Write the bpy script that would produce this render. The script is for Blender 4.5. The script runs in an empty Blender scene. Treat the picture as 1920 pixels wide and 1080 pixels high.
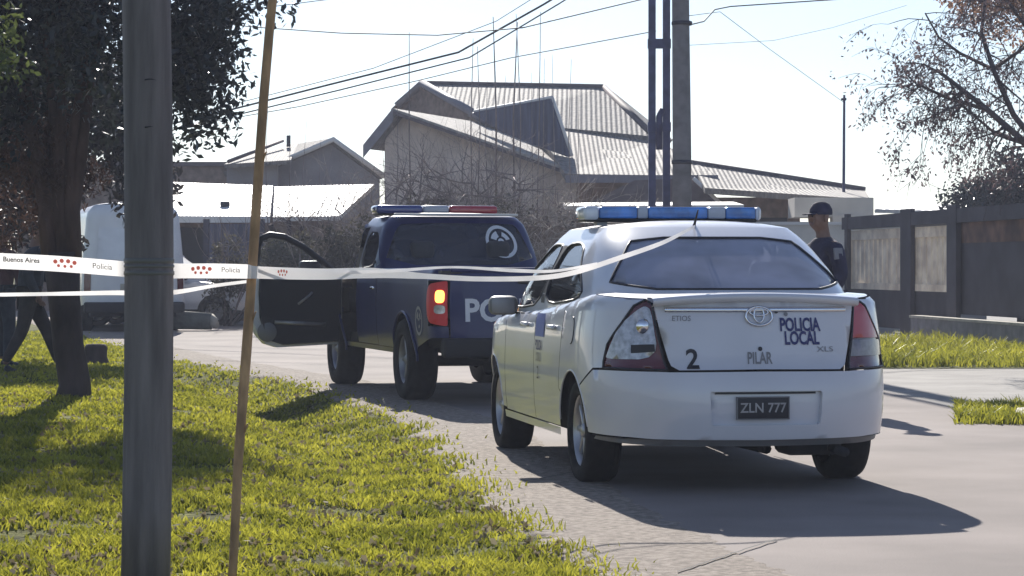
import bpy, bmesh, math, random
import numpy as np
from mathutils import Vector, Matrix
from mathutils.geometry import delaunay_2d_cdt
random.seed(7); RNG = np.random.default_rng(7)
PI = math.pi
sc = bpy.context.scene
C = sc.collection

# ------------------------------------------------------------------ camera, sky, sun, exposure
F, H, YH = 4500.0, 1.22, 500.0          # focal length in photo pixels, eye height, horizon row
cd = bpy.data.cameras.new('camera'); cam = bpy.data.objects.new('camera', cd); C.objects.link(cam)
cam.location = (0, 0, H); cam.rotation_euler = (PI/2, 0, 0)
cd.sensor_width = 36; cd.lens = F/1920*36; cd.shift_y = -(540-YH)/1920
cd.clip_start = .1; cd.clip_end = 3000
sc.camera = cam

SUN_EL, SUN_AZ = math.radians(27), math.atan2(-.105, 1.0)      # azimuth measured from +Y towards +X
world = bpy.data.worlds.new('World'); sc.world = world; world.use_nodes = True
nt = world.node_tree; nt.nodes.clear()
sky = nt.nodes.new('ShaderNodeTexSky'); sky.sky_type = 'NISHITA'; sky.sun_disc = False
sky.sun_elevation = SUN_EL; sky.sun_rotation = SUN_AZ
sky.air_density = 1.0; sky.dust_density = .3; sky.ozone_density = 3.0
bg = nt.nodes.new('ShaderNodeBackground'); bg.inputs[1].default_value = .068
wo = nt.nodes.new('ShaderNodeOutputWorld')
wb = nt.nodes.new('ShaderNodeMix'); wb.data_type = 'RGBA'; wb.blend_type = 'MULTIPLY'; wb.inputs[0].default_value = 1
wb.inputs[7].default_value = (.88, .96, 1.10, 1)            # camera white balance, cool
hs = nt.nodes.new('ShaderNodeHueSaturation'); hs.inputs['Saturation'].default_value = .75
nt.links.new(sky.outputs[0], hs.inputs['Color']); nt.links.new(hs.outputs[0], wb.inputs[6]); nt.links.new(wb.outputs[2], bg.inputs[0]); nt.links.new(bg.outputs[0], wo.inputs[0])
sd = bpy.data.lights.new('sun', 'SUN'); sd.energy = 5; sd.angle = math.radians(.5); sd.color = (1, .95, .87)
sun = bpy.data.objects.new('sun', sd); C.objects.link(sun)
sdir = Vector((math.sin(SUN_AZ)*math.cos(SUN_EL), math.cos(SUN_AZ)*math.cos(SUN_EL), math.sin(SUN_EL)))
sun.rotation_euler = sdir.to_track_quat('Z', 'Y').to_euler(); sun.location = (0, 40, 30)
sc.view_settings.view_transform = 'Standard'; sc.view_settings.look = 'None'
sc.view_settings.exposure = .78; sc.view_settings.gamma = 1
sc.cycles.max_bounces = 6; sc.cycles.transparent_max_bounces = 16

# ------------------------------------------------------------------ materials
def mat(name, col, rough=.6, metal=0., var=.0, scale=6., bump=0., bscale=None, coat=0., spec=.5, trans=0., emit=0., col2=None, stretch=None, detail=6.):
    m = bpy.data.materials.new(name); m.use_nodes = True
    n = m.node_tree; p = n.nodes['Principled BSDF']
    p.inputs['Base Color'].default_value = (*col, 1); p.inputs['Roughness'].default_value = rough
    p.inputs['Metallic'].default_value = metal; p.inputs['Specular IOR Level'].default_value = spec
    p.inputs['Coat Weight'].default_value = coat; p.inputs['Coat Roughness'].default_value = .05
    if emit: p.inputs['Emission Color'].default_value = (*col, 1); p.inputs['Emission Strength'].default_value = emit
    if var or bump or col2:
        tc = n.nodes.new('ShaderNodeTexCoord'); mp = n.nodes.new('ShaderNodeMapping')
        if stretch: mp.inputs['Scale'].default_value = stretch
        n.links.new(tc.outputs['Object'], mp.inputs[0])
        no = n.nodes.new('ShaderNodeTexNoise'); no.inputs['Scale'].default_value = scale; no.inputs['Detail'].default_value = detail
        n.links.new(mp.outputs[0], no.inputs[0])
        if var or col2:
            r = n.nodes.new('ShaderNodeValToRGB')
            a = tuple(max(0, c*(1-var)) for c in col); b = col2 if col2 else tuple(min(1, c*(1+var)) for c in col)
            r.color_ramp.elements[0].position = .35; r.color_ramp.elements[1].position = .68
            r.color_ramp.elements[0].color = (*a, 1); r.color_ramp.elements[1].color = (*b, 1)
            n.links.new(no.outputs[0], r.inputs[0]); n.links.new(r.outputs[0], p.inputs['Base Color'])
        if bump:
            n2 = n.nodes.new('ShaderNodeTexNoise'); n2.inputs['Scale'].default_value = bscale or scale*4; n2.inputs['Detail'].default_value = 5
            n.links.new(mp.outputs[0], n2.inputs[0])
            bp = n.nodes.new('ShaderNodeBump'); bp.inputs['Strength'].default_value = 1; bp.inputs['Distance'].default_value = bump
            n.links.new(n2.outputs[0], bp.inputs['Height']); n.links.new(bp.outputs[0], p.inputs['Normal'])
    return m

def leafmat(name, a, b, tr=.4, rough=.5, scale=3., mid=.5):
    """diffuse + translucent leaf, colour mixed per clump by noise and per leaf by random island"""
    m = bpy.data.materials.new(name); m.use_nodes = True; n = m.node_tree; n.nodes.clear()
    out = n.nodes.new('ShaderNodeOutputMaterial')
    g = n.nodes.new('ShaderNodeNewGeometry'); tc = n.nodes.new('ShaderNodeTexCoord')
    no = n.nodes.new('ShaderNodeTexNoise'); no.inputs['Scale'].default_value = scale
    n.links.new(tc.outputs['Object'], no.inputs[0])
    ad = n.nodes.new('ShaderNodeMath'); ad.operation = 'MULTIPLY_ADD'; ad.inputs[1].default_value = .6
    n.links.new(g.outputs['Random Per Island'], ad.inputs[0])
    sb = n.nodes.new('ShaderNodeMath'); sb.operation = 'MULTIPLY_ADD'; sb.inputs[1].default_value = 1.8; sb.inputs[2].default_value = -.9+mid-.3
    n.links.new(no.outputs[0], sb.inputs[0]); n.links.new(sb.outputs[0], ad.inputs[2])
    r = n.nodes.new('ShaderNodeValToRGB')
    r.color_ramp.elements[0].color = (*a, 1); r.color_ramp.elements[1].color = (*b, 1)
    n.links.new(ad.outputs[0], r.inputs[0])
    p = n.nodes.new('ShaderNodeBsdfPrincipled'); p.inputs['Roughness'].default_value = rough
    p.inputs['Specular IOR Level'].default_value = .35
    t = n.nodes.new('ShaderNodeBsdfTranslucent'); mx = n.nodes.new('ShaderNodeMixShader'); mx.inputs[0].default_value = tr
    n.links.new(r.outputs[0], p.inputs['Base Color']); n.links.new(r.outputs[0], t.inputs[0])
    n.links.new(p.outputs[0], mx.inputs[1]); n.links.new(t.outputs[0], mx.inputs[2]); n.links.new(mx.outputs[0], out.inputs[0])
    return m

def glassmat(name, tint, dust=(.3, .32, .4), amount=.15, refl=.12):
    m = bpy.data.materials.new(name); m.use_nodes = True; n = m.node_tree; n.nodes.clear()
    out = n.nodes.new('ShaderNodeOutputMaterial'); tr = n.nodes.new('ShaderNodeBsdfTransparent'); tr.inputs[0].default_value = (*tint, 1)
    gl = n.nodes.new('ShaderNodeBsdfGlossy'); gl.inputs['Roughness'].default_value = .04
    fr = n.nodes.new('ShaderNodeFresnel'); fr.inputs[0].default_value = 1.5
    ma = n.nodes.new('ShaderNodeMath'); ma.operation = 'ADD'; ma.inputs[1].default_value = refl*.3; n.links.new(fr.outputs[0], ma.inputs[0])
    mx = n.nodes.new('ShaderNodeMixShader'); n.links.new(ma.outputs[0], mx.inputs[0])
    df = n.nodes.new('ShaderNodeBsdfDiffuse'); df.inputs[0].default_value = (*dust, 1)
    tl = n.nodes.new('ShaderNodeBsdfTranslucent'); tl.inputs[0].default_value = (*dust, 1)
    dd = n.nodes.new('ShaderNodeMixShader'); dd.inputs[0].default_value = .5
    n.links.new(df.outputs[0], dd.inputs[1]); n.links.new(tl.outputs[0], dd.inputs[2])
    m2 = n.nodes.new('ShaderNodeMixShader')
    tc = n.nodes.new('ShaderNodeTexCoord'); no = n.nodes.new('ShaderNodeTexNoise'); no.inputs['Scale'].default_value = 3.5
    n.links.new(tc.outputs['Object'], no.inputs[0])
    mr = n.nodes.new('ShaderNodeMapRange'); mr.inputs[3].default_value = amount*.7; mr.inputs[4].default_value = amount*1.3
    mr.inputs[1].default_value = .3; mr.inputs[2].default_value = .7
    n.links.new(no.outputs[0], mr.inputs[0]); n.links.new(mr.outputs[0], m2.inputs[0])
    n.links.new(tr.outputs[0], m2.inputs[1]); n.links.new(dd.outputs[0], m2.inputs[2])
    n.links.new(m2.outputs[0], mx.inputs[1]); n.links.new(gl.outputs[0], mx.inputs[2]); n.links.new(mx.outputs[0], out.inputs[0])
    return m

def tilemat(name, a, b, axis_scale=(4.2, 3.0), rough=.45, metal=0., bump=.03):
    """roof covering: rolls run down the slope (UV v), courses across; UV in metres"""
    m = bpy.data.materials.new(name); m.use_nodes = True; n = m.node_tree; p = n.nodes['Principled BSDF']
    p.inputs['Roughness'].default_value = rough; p.inputs['Metallic'].default_value = metal
    uv = n.nodes.new('ShaderNodeUVMap'); uv.uv_map = 'uv'
    w = n.nodes.new('ShaderNodeTexWave'); w.wave_type = 'BANDS'; w.bands_direction = 'X'; w.inputs['Scale'].default_value = axis_scale[0]/3.2; w.inputs['Distortion'].default_value = 1.4
    w.inputs['Detail Scale'].default_value = 3
    w2 = n.nodes.new('ShaderNodeTexWave'); w2.wave_type = 'BANDS'; w2.bands_direction = 'Y'; w2.wave_profile = 'SAW'; w2.inputs['Scale'].default_value = axis_scale[1]/6.3
    n.links.new(uv.outputs[0], w.inputs[0]); n.links.new(uv.outputs[0], w2.inputs[0])
    no = n.nodes.new('ShaderNodeTexNoise'); no.inputs['Scale'].default_value = 5.5; no.inputs['Detail'].default_value = 10; no.inputs['Roughness'].default_value = .7
    n.links.new(uv.outputs[0], no.inputs[0])
    r = n.nodes.new('ShaderNodeValToRGB'); r.color_ramp.elements[0].position = .35; r.color_ramp.elements[1].position = .65
    r.color_ramp.elements[0].color = (*a, 1); r.color_ramp.elements[1].color = (*b, 1)
    n.links.new(no.outputs[0], r.inputs[0]); n.links.new(r.outputs[0], p.inputs['Base Color'])
    ad = n.nodes.new('ShaderNodeMath'); ad.operation = 'MULTIPLY_ADD'; ad.inputs[1].default_value = .35
    n.links.new(w2.outputs[1], ad.inputs[0]); n.links.new(w.outputs[1], ad.inputs[2])
    bp = n.nodes.new('ShaderNodeBump'); bp.inputs['Strength'].default_value = 1; bp.inputs['Distance'].default_value = bump
    n.links.new(ad.outputs[0], bp.inputs['Height']); n.links.new(bp.outputs[0], p.inputs['Normal'])
    return m

M = {
 'white': mat('white_paint', (.63, .63, .68), .32, coat=.8, var=.04, scale=2.5),
 'blue': mat('navy_paint', (.012, .020, .105), .35, coat=.35, spec=.3, var=.15, scale=2),
 'silver': mat('silver_paint', (.75, .75, .77), .35, metal=.2, coat=.5, var=.05),
 'vanwhite': mat('van_paint', (.82, .82, .84), .4, coat=.4, var=.07, scale=2),
 'black': mat('black_plastic', (.015, .015, .018), .5),
 'dark': mat('dark_inside', (.018, .018, .022), .8),
 'grey': mat('grey_plastic', (.16, .16, .17), .5),
 'seat': mat('seat_cloth', (.06, .06, .07), .9, var=.2),
 'rubber': mat('tyre_rubber', (.012, .012, .013), .85, spec=.25, var=.3, scale=20),
 'alloy': mat('alloy_rim', (.42, .42, .44), .35, metal=.7),
 'steel': mat('dull_steel', (.3, .3, .32), .45, metal=.7, var=.2),
 'chrome': mat('chrome', (.75, .75, .78), .15, metal=1),
 'red_lens': mat('red_lens', (.42, .012, .03), .15, coat=1),
 'dark_red': mat('dark_red_lens', (.10, .006, .015), .2, coat=1),
 'clear_lens': mat('clear_lens', (.42, .42, .45), .12, metal=.35, coat=1, var=.3, scale=30),
 'grey_lens': mat('grey_lens', (.22, .20, .22), .15, coat=1, var=.2, scale=30),
 'lit_lens': mat('lit_lamp', (1, .45, .08), .3, emit=2.0),
 'lit_red': mat('lit_red', (.50, .01, .015), .3, emit=.05),
 'blue_dome': mat('blue_dome', (.05, .22, .62), .25, coat=.8, var=.35, scale=9),
 'pale_dome': mat('pale_dome', (.42, .45, .52), .3, coat=.6),
 'blue_dark': mat('dark_blue_dome', (.02, .04, .22), .2, coat=1),
 'white_dome': mat('white_dome', (.7, .72, .78), .2, coat=1),
 'ink': mat('black_ink', (.012, .012, .02), .5),
 'blue_ink': mat('blue_ink', (.02, .025, .14), .5),
 'sky_ink': mat('light_blue_ink', (.16, .2, .52), .5),
 'grey_ink': mat('grey_ink', (.2, .2, .22), .4),
 'white_ink': mat('white_ink', (.72, .72, .76), .5),
 'glass': glassmat('tinted_glass', (.42, .46, .5), amount=.12),
 'rearglass': glassmat('dust_and_sky_rear_glass', (.3, .33, .42), (.60, .61, .78), .80),  # milky tone: dust plus sky reflection put into the colour
 'darkglass': glassmat('dark_film_glass', (.10, .12, .18), (.1, .12, .22), .3),
 'clearglass': glassmat('clear_glass', (.75, .82, .85), (.5, .55, .6), .08),
 'concrete': mat('pole_concrete', (.20, .19, .20), .85, var=.22, scale=5, bump=.004, bscale=60),
 'pole_wood': mat('weathered_pole', (.18, .16, .165), .85, var=.3, scale=3, bump=.004, bscale=40, stretch=(6, 6, .6)),
 'stick': mat('reddish_stick', (.42, .26, .14), .7, var=.35, scale=7, bump=.002, bscale=40, stretch=(3, 3, 1)),
 'bark': mat('bark', (.06, .045, .045), .95, var=.4, scale=5, bump=.02, bscale=18, stretch=(1, 1, .35)),
 'redbark': mat('stem_bark', (.085, .052, .047), .9, var=.4, scale=6, bump=.01, bscale=30, stretch=(1, 1, .3)),
 'twig': mat('twig', (.20, .165, .16), .9, var=.3),
 'paletwig': mat('pale_twig', (.36, .31, .27), .9, var=.35),
 'iron': mat('dark_iron', (.03, .03, .05), .5, metal=.4, var=.2),
 'post': mat('steel_post', (.05, .055, .13), .5, metal=.3, var=.3),
 'cable': mat('cable', (.05, .05, .06), .7),
 'wall': mat('plaster_wall', (.58, .49, .43), .9, var=.22, scale=1.2, bump=.004, bscale=30),
 'greywall': mat('grey_plaster', (.27, .26, .28), .9, var=.15, scale=1.5),
 'brownwall': mat('brown_brick', (.21, .155, .13), .9, var=.3, scale=5),
 'cream': mat('cream_plaster', (.60, .56, .50), .85, var=.12, scale=1.5),
 'fascia': mat('fascia', (.20, .19, .22), .6, var=.1),
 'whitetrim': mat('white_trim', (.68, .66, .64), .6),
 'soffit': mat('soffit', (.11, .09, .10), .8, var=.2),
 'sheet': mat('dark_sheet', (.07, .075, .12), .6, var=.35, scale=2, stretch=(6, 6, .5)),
 'fence': mat('fence_slat', (.85, .68, .52), .8, var=.25, scale=3),
 'fencedark': mat('fence_dark', (.04, .035, .045), .7, var=.4, scale=2),
 'tank': mat('tank_grey', (.1, .1, .11), .7, var=.3),
 'navycloth': mat('navy_cloth', (.022, .022, .055), .9, var=.3, scale=9),
 'darkcloth': mat('dark_cloth', (.035, .04, .05), .9, var=.3, scale=9),
 'trouser': mat('brown_trouser', (.05, .042, .038), .9, var=.3),
 'skin': mat('skin', (.20, .115, .085), .6),
 'hair': mat('hair', (.02, .015, .012), .7),
 'boot': mat('boot', (.02, .018, .018), .6),
 'log': mat('log', (.10, .11, .10), .9, var=.35, scale=4, bump=.01),
 'pale': mat('pale_wood', (.42, .39, .33), .9, var=.2),
}
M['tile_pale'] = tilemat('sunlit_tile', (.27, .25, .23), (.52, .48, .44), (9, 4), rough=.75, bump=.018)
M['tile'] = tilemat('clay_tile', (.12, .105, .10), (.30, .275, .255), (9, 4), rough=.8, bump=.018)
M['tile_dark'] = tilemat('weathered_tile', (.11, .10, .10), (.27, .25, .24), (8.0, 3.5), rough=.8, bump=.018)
M['sheetroof'] = tilemat('pale_sheet_roof', (.62, .60, .57), (.80, .78, .76), (6, .6), rough=.55, bump=.02)

# ------------------------------------------------------------------ object helpers
MAT = {}                                    # world matrix of every thing
def thing(name, label, cat, loc=(0, 0, 0), rz=0., group=None):
    o = bpy.data.objects.new(name, None); C.objects.link(o); o.empty_display_size = .2
    o.location = loc; o.rotation_euler = (0, 0, rz)
    o['label'] = label; o['category'] = cat
    if group: o['group'] = group
    MAT[o.name] = Matrix.Translation(loc) @ Matrix.Rotation(rz, 4, 'Z')
    return o
def tag(o, label=None, cat=None, group=None, kind=None):
    for k, v in (('label', label), ('category', cat), ('group', group), ('kind', kind)):
        if v: o[k] = v
    return o

class MB:
    """collects shapes; build() links them as one mesh object"""
    def __init__(s): s.v = []; s.f = []; s.sm = []; s.mi = []; s.cur = 0; s.uv = {}
    def add(s, vs, fs, smooth=False):
        o = len(s.v); s.v += [tuple(float(c) for c in v) for v in vs]; s.f += [tuple(i+o for i in f) for f in fs]
        s.sm += [smooth]*len(fs); s.mi += [s.cur]*len(fs); return s
    def box(s, a, b):
        (x0, y0, z0), (x1, y1, z1) = a, b
        v = [(x0, y0, z0), (x1, y0, z0), (x1, y1, z0), (x0, y1, z0), (x0, y0, z1), (x1, y0, z1), (x1, y1, z1), (x0, y1, z1)]
        return s.add(v, [(0, 3, 2, 1), (4, 5, 6, 7), (0, 1, 5, 4), (1, 2, 6, 5), (2, 3, 7, 6), (3, 0, 4, 7)])
    def rbox(s, a, b, r=.02, tf=None):
        """box with all edges rounded"""
        bm = bmesh.new(); bmesh.ops.create_cube(bm, size=1)
        for v in bm.verts:
            v.co = Vector([a[i]+(b[i]-a[i])*(v.co[i]+.5) for i in range(3)])
        bmesh.ops.bevel(bm, geom=list(bm.edges), offset=r, segments=3, affect='EDGES', profile=.5)
        bm.verts.index_update(); vs = [tf(v.co) if tf else v.co for v in bm.verts]
        s.add(vs, [[v.index for v in f.verts] for f in bm.faces], True); bm.free(); return s
    def tube(s, pts, rad, n=8, cap=True):
        pts = [Vector(p) for p in pts]; rad = rad if hasattr(rad, '__len__') else [rad]*len(pts)
        vs = []; fs = []; up = None
        for i, p in enumerate(pts):
            d = (pts[min(i+1, len(pts)-1)]-pts[max(i-1, 0)])
            d = d.normalized() if d.length > 1e-9 else Vector((0, 0, 1))
            if up is None: up = d.orthogonal().normalized()
            up = (up-d*up.dot(d)); up = up.normalized() if up.length > 1e-6 else d.orthogonal().normalized()
            w = d.cross(up)
            for k in range(n):
                a = 2*PI*k/n; vs.append(p+(up*math.cos(a)+w*math.sin(a))*rad[i])
        for i in range(len(pts)-1):
            for k in range(n):
                a, b = i*n+k, i*n+(k+1) % n; fs.append((a, b, b+n, a+n))
        if cap: fs += [tuple(range(n))[::-1], tuple((len(pts)-1)*n+k for k in range(n))]
        return s.add(vs, fs, True)
    def lathe(s, prof, n=32, origin=(0, 0, 0), axis='Y'):
        """prof: (radius, along) pairs turned about an axis through origin"""
        vs = []; fs = []; o = Vector(origin)
        for r, h in prof:
            for k in range(n):
                a = 2*PI*k/n; c, d = r*math.cos(a), r*math.sin(a)
                vs.append(o+Vector({'Y': (c, h, d), 'Z': (c, d, h), 'X': (h, c, d)}[axis]))
        for i in range(len(prof)-1):
            for k in range(n):
                a, b = i*n+k, i*n+(k+1) % n; fs.append((a, b, b+n, a+n))
        return s.add(vs, fs, True)
    def grid(s, P, smooth=True, flip=False):
        """P: rows x cols of points"""
        r, c = len(P), len(P[0]); vs = [p for row in P for p in row]
        fs = [(i*c+j, i*c+j+1, (i+1)*c+j+1, (i+1)*c+j) for i in range(r-1) for j in range(c-1)]
        if flip: fs = [f[::-1] for f in fs]
        return s.add(vs, fs, smooth)
    def slab(s, pts, t):
        """planar polygon with thickness t along its normal"""
        p = [Vector(q) for q in pts]; n = (p[1]-p[0]).cross(p[2]-p[0]).normalized()*t; k = len(p)
        fs = [tuple(range(k)), tuple(range(2*k-1, k-1, -1))]+[(i, i+k, (i+1) % k+k, (i+1) % k) for i in range(k)]
        return s.add(p+[q-n for q in p], fs)
    def mir(s):
        """adds the mirror image in y"""
        n = len(s.v); s.v += [(x, -y, z) for x, y, z in s.v]
        s.f += [tuple(i+n for i in f[::-1]) for f in s.f]; s.sm += s.sm; s.mi += s.mi; return s
    def build(s, name, m, parent=None, world=False, solid=0., bevel=0.):
        me = bpy.data.meshes.new(name); vs = s.v
        if world and parent is not None:
            inv = MAT[parent.name].inverted(); vs = [inv @ Vector(v) for v in vs]
        me.from_pydata(vs, [], s.f); me.validate()
        if len(me.polygons) == len(s.sm):
            me.polygons.foreach_set('use_smooth', s.sm); me.polygons.foreach_set('material_index', s.mi)
        for q in (m if isinstance(m, list) else [m]): me.materials.append(q)
        o = bpy.data.objects.new(name, me); C.objects.link(o)
        if parent is not None: o.parent = parent
        if solid: q = o.modifiers.new('solid', 'SOLIDIFY'); q.thickness = solid; q.offset = -1
        if bevel:
            q = o.modifiers.new('bevel', 'BEVEL'); q.width = bevel; q.segments = 2; q.limit_method = 'ANGLE'
        return o

def npmesh(name, v, f, m, parent=None, smooth=False):
    """fast mesh from numpy verts (n,3) and quads (k,4)"""
    me = bpy.data.meshes.new(name); me.vertices.add(len(v)); me.vertices.foreach_set('co', np.asarray(v, dtype=np.float32).ravel())
    k = f.shape[1]; me.loops.add(f.size); me.loops.foreach_set('vertex_index', f.astype(np.int32).ravel())
    me.polygons.add(len(f)); me.polygons.foreach_set('loop_start', np.arange(0, f.size, k, dtype=np.int32))
    me.update(calc_edges=True); me.materials.append(m)
    if smooth: me.polygons.foreach_set('use_smooth', [True]*len(f))
    o = bpy.data.objects.new(name, me); C.objects.link(o)
    if parent is not None: o.parent = parent
    return o

def at(px, py, D):
    return Vector(((px-960)/F*D, D, H+(YH-py)/F*D))

def text_verts(s, size, bold=0., width=1.):
    cu = bpy.data.curves.new('t', 'FONT'); cu.body = s; cu.size = size; cu.align_x = 'CENTER'; cu.align_y = 'CENTER'
    cu.offset = bold; cu.resolution_u = 3; cu.fill_mode = 'FRONT'
    o = bpy.data.objects.new('t', cu); C.objects.link(o); bpy.context.view_layer.update()
    me = bpy.data.meshes.new_from_object(o.evaluated_get(bpy.context.evaluated_depsgraph_get()))
    vs = [(v.co.x*width, v.co.y) for v in me.vertices]; fs = [tuple(p.vertices) for p in me.polygons]
    bpy.data.objects.remove(o); bpy.data.meshes.remove(me); bpy.data.curves.remove(cu)
    return vs, fs

# ------------------------------------------------------------------ ground, road
RY = [4, 9.5, 12.2, 18.3, 22.9, 25.5, 31.9, 45, 60, 80]
RX = [1.6, .50, .08, -.55, -1.50, -2.1, -4.4, -8.2, -12.5, -18.5]
def road_left(y): return np.interp(y, RY, RX)
def vn(x, y, sc_, seed=0):
    """cheap smooth noise"""
    return (np.sin(x*sc_*1.7+seed)*np.cos(y*sc_*1.3+seed*2.1)+np.sin(x*sc_*.8-y*sc_*1.1+seed*1.7)+np.sin((x+y)*sc_*2.3+seed))/3
def height(x, y):
    """the verge: a shallow ditch beside the road, small bumps, flat under the road"""
    x = np.asarray(x, float); y = np.asarray(y, float)
    d = road_left(y)-x                                  # metres left of the road edge
    w = np.clip((y-13)/5, 0, 1)*np.clip((31-y)/4, 0, 1)
    dep = .03+.17*w
    g = -dep*np.exp(-((d-.85)/.48)**2)
    bump = np.clip(d/.5, 0, 1)*np.clip((60-y)/20, 0, 1)
    g += bump*(.018*vn(x, y, 2.1, 1)+.03*vn(x, y, .7, 4)+.02*np.clip(d-2, 0, 4)/4)
    g -= .004*(d <= 0)
    return np.where(d > 0, g, -.012)
xs = np.unique(np.concatenate([np.linspace(-400, -30, 12), np.linspace(-30, -9, 22), np.linspace(-9, 3, 121), np.linspace(3, 30, 20), np.linspace(30, 400, 12)]))
ys = np.unique(np.concatenate([np.linspace(-60, 6, 12), np.linspace(6, 36, 200), np.linspace(36, 90, 40), np.linspace(90, 1500, 20)]))
gx, gy = np.meshgrid(xs, ys); gz = height(gx, gy)
gv = np.stack([gx, gy, gz], -1).reshape(-1, 3); nx = len(xs)
ii, jj = np.meshgrid(np.arange(len(ys)-1), np.arange(nx-1), indexing='ij'); b0 = (ii*nx+jj).ravel()
gf = np.stack([b0, b0+1, b0+nx+1, b0+nx], 1)
m_ground = mat('verge_soil', (.085, .09, .022), .95, var=.5, scale=5, bump=.02, bscale=30, col2=(.21, .21, .06), spec=.05)
tag(npmesh('ground', gv, gf, m_ground, smooth=True), kind='structure')

def strip(name, f0, f1, z, m, y0=2., y1=90., n=90, jag=0., k=2):
    ysr = np.geomspace(y0, y1, n); P = []
    for y in ysr:
        a, b = f0(y), f1(y); j = jag*float(vn(y*9, y*3, 1.3, 2)+vn(y*31, y, 1.3, 5))
        P.append([(a+j+(b-a-j)*t/k, y, z) for t in range(k+1)])
    return tag(MB().grid(P, False, True).build(name, m), kind='structure')
m_road = mat('road_concrete', (.245, .207, .19), .92, var=.2, scale=.8, bump=.003, bscale=90, detail=14, spec=.3)
m_gravel = mat('shoulder_gravel', (.20, .16, .13), .95, var=.15, scale=26, bump=.010, bscale=110, col2=(.36, .30, .25), detail=10)
m_pave = mat('pavement_concrete', (.25, .23, .21), .9, var=.2, scale=1.5, bump=.003, bscale=50)
P = []
for y in np.geomspace(6, 80, 260):
    a = float(road_left(y)); j = .10*float(vn(y*9, y*3, 1.3, 2)+vn(y*31, y, 1.3, 5)); row = []
    for t in np.linspace(-.28+j, .68+.4*j, 24): row.append((a+t, y, max(float(height(a+t, y)), -.001)+(.011 if t < .57+.4*j else -.004) if t > 0 else float(height(a+t, y))+(.010 if t > -.2+j else -.02)))
    P.append(row)
tag(MB().grid(P, True, True).build('road_shoulder', m_gravel), kind='structure')
def road_right(y): return float(np.interp(y, [4, 12, 18, 24, 30, 45, 60, 90], [5.2, 4.7, 4.0, 3.6, 3.0, 1.0, -3., -10]))
strip('road', lambda y: float(road_left(y))+.42+(.10 if y < 20 else 0), road_right, .006, m_road, jag=.035)
strip('pavement', road_right, lambda y: 14., .003, m_pave)
# crack / joint lines across the slab
mb = MB()
for (a, b, w) in (((1270, 1079), (1455, 1017), .016), ((1655, 700), (1900, 682), .02), ((1000, 905), (1120, 880), .01)):
    P = []
    for t in np.linspace(0, 1, 24):
        px, py = a[0]+(b[0]-a[0])*t, a[1]+(b[1]-a[1])*t; D = F*H/(py-YH); X = (px-960)/F*D
        j = .008*math.sin(t*37)+.006*math.sin(t*91)
        P.append([(X, D+j-w, .016), (X, D+j+w, .016)])
    mb.grid(P, False, True)
tag(mb.build('road_joint', mat('joint_tar', (.03, .028, .03), .9)), kind='structure')

# ------------------------------------------------------------------ foliage helpers
def leaves(centers, radii, n, size, flat=.0, aspect=.45, rng=RNG, droop=0.):
    """n diamond leaves spread over ellipsoid clumps"""
    centers = np.array(centers, float); radii = np.array(radii, float)
    if radii.ndim == 1: radii = np.repeat(radii[:, None], 3, 1)
    vol = radii.prod(1)**.67; idx = rng.choice(len(centers), n, p=vol/vol.sum())
    d = rng.normal(size=(n, 3)); d /= np.linalg.norm(d, axis=1)[:, None]
    r = rng.random(n)**(1/2.2)
    c = centers[idx]+d*r[:, None]*radii[idx]
    a = rng.normal(size=(n, 3)); a[:, 2] -= droop; a /= np.linalg.norm(a, axis=1)[:, None]
    b = rng.normal(size=(n, 3)); b[:, 2] *= (1-flat); b -= a*(a*b).sum(1)[:, None]; b /= np.linalg.norm(b, axis=1)[:, None]
    s = size*rng.uniform(.55, 1.3, n)[:, None]
    v = np.stack([c-a*s*.5, c+b*s*aspect*.5-a*s*.05, c+a*s*.5, c-b*s*aspect*.5-a*s*.05], 1).reshape(-1, 3)
    return v, np.arange(4*n).reshape(-1, 4)

def branches(mb, p, d, L, r, depth, spread=.55, up=.15, kids=3, seg=4, n=5, tips=None, shrink=.68):
    p = Vector(p); d = Vector(d).normalized(); pts = [p.copy()]; rs = [r]
    for i in range(seg):
        d = (d+Vector((random.gauss(0, .13), random.gauss(0, .13), random.gauss(up*.3, .1)))).normalized()
        p = p+d*(L/seg); pts.append(p.copy()); rs.append(r*(1-.5*(i+1)/seg))
    mb.tube(pts, rs, n if depth > 0 else 3)
    if depth <= 0:
        if tips is not None: tips.append(p.copy())
        return
    for k in range(kids):
        i = random.randint(1, seg) if k < kids-1 else seg
        q = pts[i]; e = (d+Vector((random.gauss(0, spread), random.gauss(0, spread), random.gauss(up, spread*.6)))).normalized()
        branches(mb, q, e, L*shrink*random.uniform(.8, 1.15), max(rs[i]*.62, .004), depth-1, spread, up, kids, seg, n, tips, shrink)
    if tips is not None and depth <= 1: tips.append(p.copy())

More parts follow.
